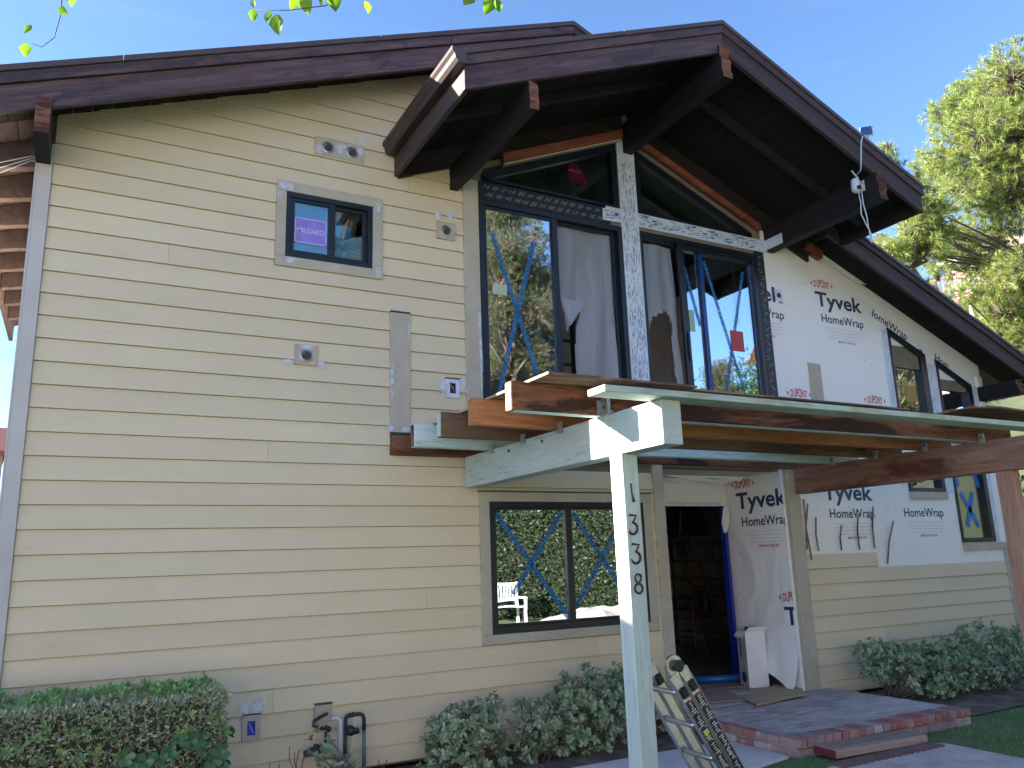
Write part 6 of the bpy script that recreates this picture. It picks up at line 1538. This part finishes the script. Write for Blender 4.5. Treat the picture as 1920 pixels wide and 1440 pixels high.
def leafy(loc, blobs, n, size, mat, label, name="leafy_tree", group=None, seed=1):
    T_ = empty(name, loc, label, "tree" if "tree" in name else "shrub", group); r_ = np.random.default_rng(seed)
    bl = np.array(blobs); w_ = bl[:, 3] ** 2; idx = r_.choice(len(bl), n, p=w_ / w_.sum())
    u = unit(r_.normal(size=(n, 3))); P = bl[idx, :3] + u * (r_.uniform(0.3, 1, (n, 1)) ** 0.5) * bl[idx, 3:4] * (1 + 0.25 * np.sin(7 * u[:, :1] + idx[:, None]))
    scatter_leaves("crown", P, u + r_.normal(0, 0.6, u.shape), r_.normal(size=u.shape), size * r_.uniform(0.6, 1.2, n), size * 0.7, LEAF4, mat, T_)
    m_ = MB(); base = Vector(loc)
    for b_ in bl: m_.tube([base, base.lerp(Vector(b_[:3]), 0.5) + Vector((0.1, 0, 0.2)), Vector(b_[:3])], [0.07, 0.05, 0.02], 6)
    m_.build("trunk", M['bark'], T_, smooth=True); return T_
yg = leaf_mat("yellow_green_leaf", [(0.12, 0.19, 0.02), (0.20, 0.27, 0.03), (0.08, 0.15, 0.02)], 0.45, 0.4); dg = leaf_mat("dark_shrub_leaf", [(0.02, 0.05, 0.015), (0.04, 0.08, 0.025), (0.03, 0.06, 0.02)], 0.4, 0.2); mg = leaf_mat("mid_green_leaf", [(0.05, 0.10, 0.02), (0.08, 0.14, 0.03), (0.12, 0.17, 0.04)], 0.4, 0.3)
leafy((16.4, 4.0, -0.05), [(16.1, 3.6, 3.6, .6), (16.7, 3.6, 3.9, .6), (16.5, 3.6, 3.2, .7)], 3800, 0.16, yg, "bright yellow-green shrub behind the right corner of the house", "leafy_shrub", seed=1)
leafy((15.3, 3.2, -0.05), [(15.0, 3.2, 3.1, .5), (15.6, 3.2, 2.7, .6), (14.9, 3.2, 2.2, .6)], 2600, 0.15, mg, "mid green leafy shrub just right of the house corner under the eave", "leafy_shrub", seed=2)
leafy((14.2, 1.8, -0.05), [(13.9, 1.8, 2.0, .5), (14.1, 1.8, 1.4, .6), (14.3, 1.8, 0.8, .7), (14.8, 1.6, 2.2, .6)], 4200, 0.10, dg, "dark shrub between the house corner and the redwood post", "leafy_shrub", seed=3)
r2 = random.Random(4); r3 = np.random.default_rng(9)
ords = 'first second third fourth fifth sixth seventh eighth ninth tenth'.split()
for i in range(10):
    x = r2.uniform(26, 38); y = r2.uniform(-2, 17); h_ = 15.0 * (1 - math.exp(-max(0, x - 21) * 0.62 / 9.0)) * min(1, (y + 22) / 14) - 0.5
    if 30 < x and 8 < y: h_ -= 0.6
    s_ = r2.uniform(1.0, 1.7) * (0.8 if x > 30 else 1)
    leafy((x, y, h_), [(x + r2.uniform(-1, 1), y + r2.uniform(-1, 1), h_ + 0.8 * s_ * r2.random() + 0.3, s_) for _ in range(4)], 1500, 0.22, [mg, dg, mg][i % 3], "%s rounded bush on the hillside below the pale house, the %s planted there" % (["mid green", "dark green", "mid green"][i % 3], ords[i]), "leafy_shrub", "bushes on the hillside", seed=i + 20)

# overhanging leafy twigs close above the viewer
M['spring'] = leaf_mat("backlit_spring_leaf", [(0.10, 0.21, 0.02), (0.17, 0.30, 0.03), (0.07, 0.16, 0.03)], 0.35, 0.6)
LEAFH = (np.array([[0, 0, 0], [.12, .28, .04], [.40, .48, .05], [.75, .26, .0], [1, 0, -.08], [.75, -.26, .0], [.40, -.48, .05], [.12, -.28, .04], [.4, 0, -.04]]), [(0, 1, 8, 7), (1, 2, 8), (2, 3, 8), (3, 4, 8), (4, 5, 8), (5, 6, 8), (6, 7, 8)])
TW = empty("overhanging_branch", (0.3, -4.5, 3.6), "leafy spring twigs hanging into the top of the view", "branch")
m_ = MB()
m_.tube([(-0.6, -4.15, 3.75), (-0.16, -4.25, 3.42), (-0.158, -4.22, 3.27), (-0.17, -4.20, 3.20), (-0.20, -4.19, 3.165), (-0.235, -4.19, 3.17)], [0.006, 0.003, 0.0018, 0.0015, 0.0012, 0.001], 6)
m_.tube([(-0.6, -4.15, 3.75), (0.3, -4.45, 3.6), (0.62, -4.66, 3.33), (0.55, -4.62, 3.262), (0.45, -4.57, 3.247), (0.36, -4.53, 3.245)], [0.006, 0.005, 0.003, 0.002, 0.0015, 0.001], 6)
m_.tube([(0.3, -4.45, 3.6), (0.95, -4.86, 3.42), (1.02, -4.89, 3.28), (0.98, -4.87, 3.245)], [0.005, 0.004, 0.0025, 0.001], 6)
m_.tube([(-0.6, -4.15, 3.75), (-1.6, -4.6, 3.9), (-2.6, -5.2, 3.0), (-2.7, -5.3, -0.05)], [0.008, 0.02, 0.05, 0.07], 8)
m_.build("twig", M['bark'], TW, smooth=True)
lv = [(-0.24, -4.19, 3.165, -.02, -1, .05), (-0.232, -4.19, 3.23, -.3, -.3, .04), (-0.165, -4.23, 3.285, 1, -.5, .04), (-0.17, -4.23, 3.33, -1, -.35, .055), (-0.20, -4.23, 3.345, .6, -.3, .05), (-0.14, -4.24, 3.34, .3, -1, .05),
      (0.355, -4.525, 3.25, -.1, -1, .042), (0.415, -4.55, 3.235, .15, -1, .075), (0.40, -4.545, 3.245, -.3, -1, .05), (0.485, -4.60, 3.285, .1, -1, .065), (0.565, -4.64, 3.29, .15, -1, .065), (0.54, -4.63, 3.30, -.3, -.8, .05), (0.655, -4.68, 3.27, .2, -1, .045), (0.47, -4.58, 3.29, -.5, -.6, .05), (0.35, -4.52, 3.285, .2, -1, .03),
      (0.94, -4.85, 3.275, -.5, -.6, .06), (0.99, -4.87, 3.26, -.4, -1, .065), (1.0, -4.88, 3.255, .2, -1, .05), (1.03, -4.89, 3.285, .9, -.5, .055), (0.96, -4.86, 3.29, -.9, -.2, .06), (0.90, -4.84, 3.30, -.5, -.9, .05)]
lb_ = np.array([l_[:3] for l_ in lv]); ld_ = np.array([(cr_ * l_[3] + cu_ * l_[4])[:] for l_ in lv]) + rng.normal(0, 0.12, (len(lv), 3)); ll_ = np.array([l_[5] for l_ in lv])
lf_ = scatter_leaves("leaves", lb_, ld_, np.array([(-cf_)[:]] * len(lv)) + rng.normal(0, 0.35, (len(lv), 3)), ll_ * 0.85, ll_ * 0.72, LEAFH, M['spring'], TW, kind=None)
for i, (x, y, z, s_) in enumerate([(20, -21, 6.8, 2.0), (23.5, -22, 7.0, 2.3), (27, -21, 7.4, 2.0), (30, -23, 9.0, 2.2), (21.5, -24, 8.5, 2.0)]):
    leafy((x, y, -0.05), [(x + r2.uniform(-1.3, 1.3), y + r2.uniform(-1, 1), z + r2.uniform(-2.0, 1.6), s_ * r2.uniform(.6, .9)) for _ in range(8)], 4500, 0.26, [mg, yg, mg, dg, mg][i],
          ["bushy green tree across the lawn, nearest the tall pine", "yellow-green tree across the lawn", "round green tree below the pink house", "dark tree just in front of the pink house", "taller green tree behind the yellow-green one"][i], "leafy_tree", "trees across the lawn", seed=60 + i)
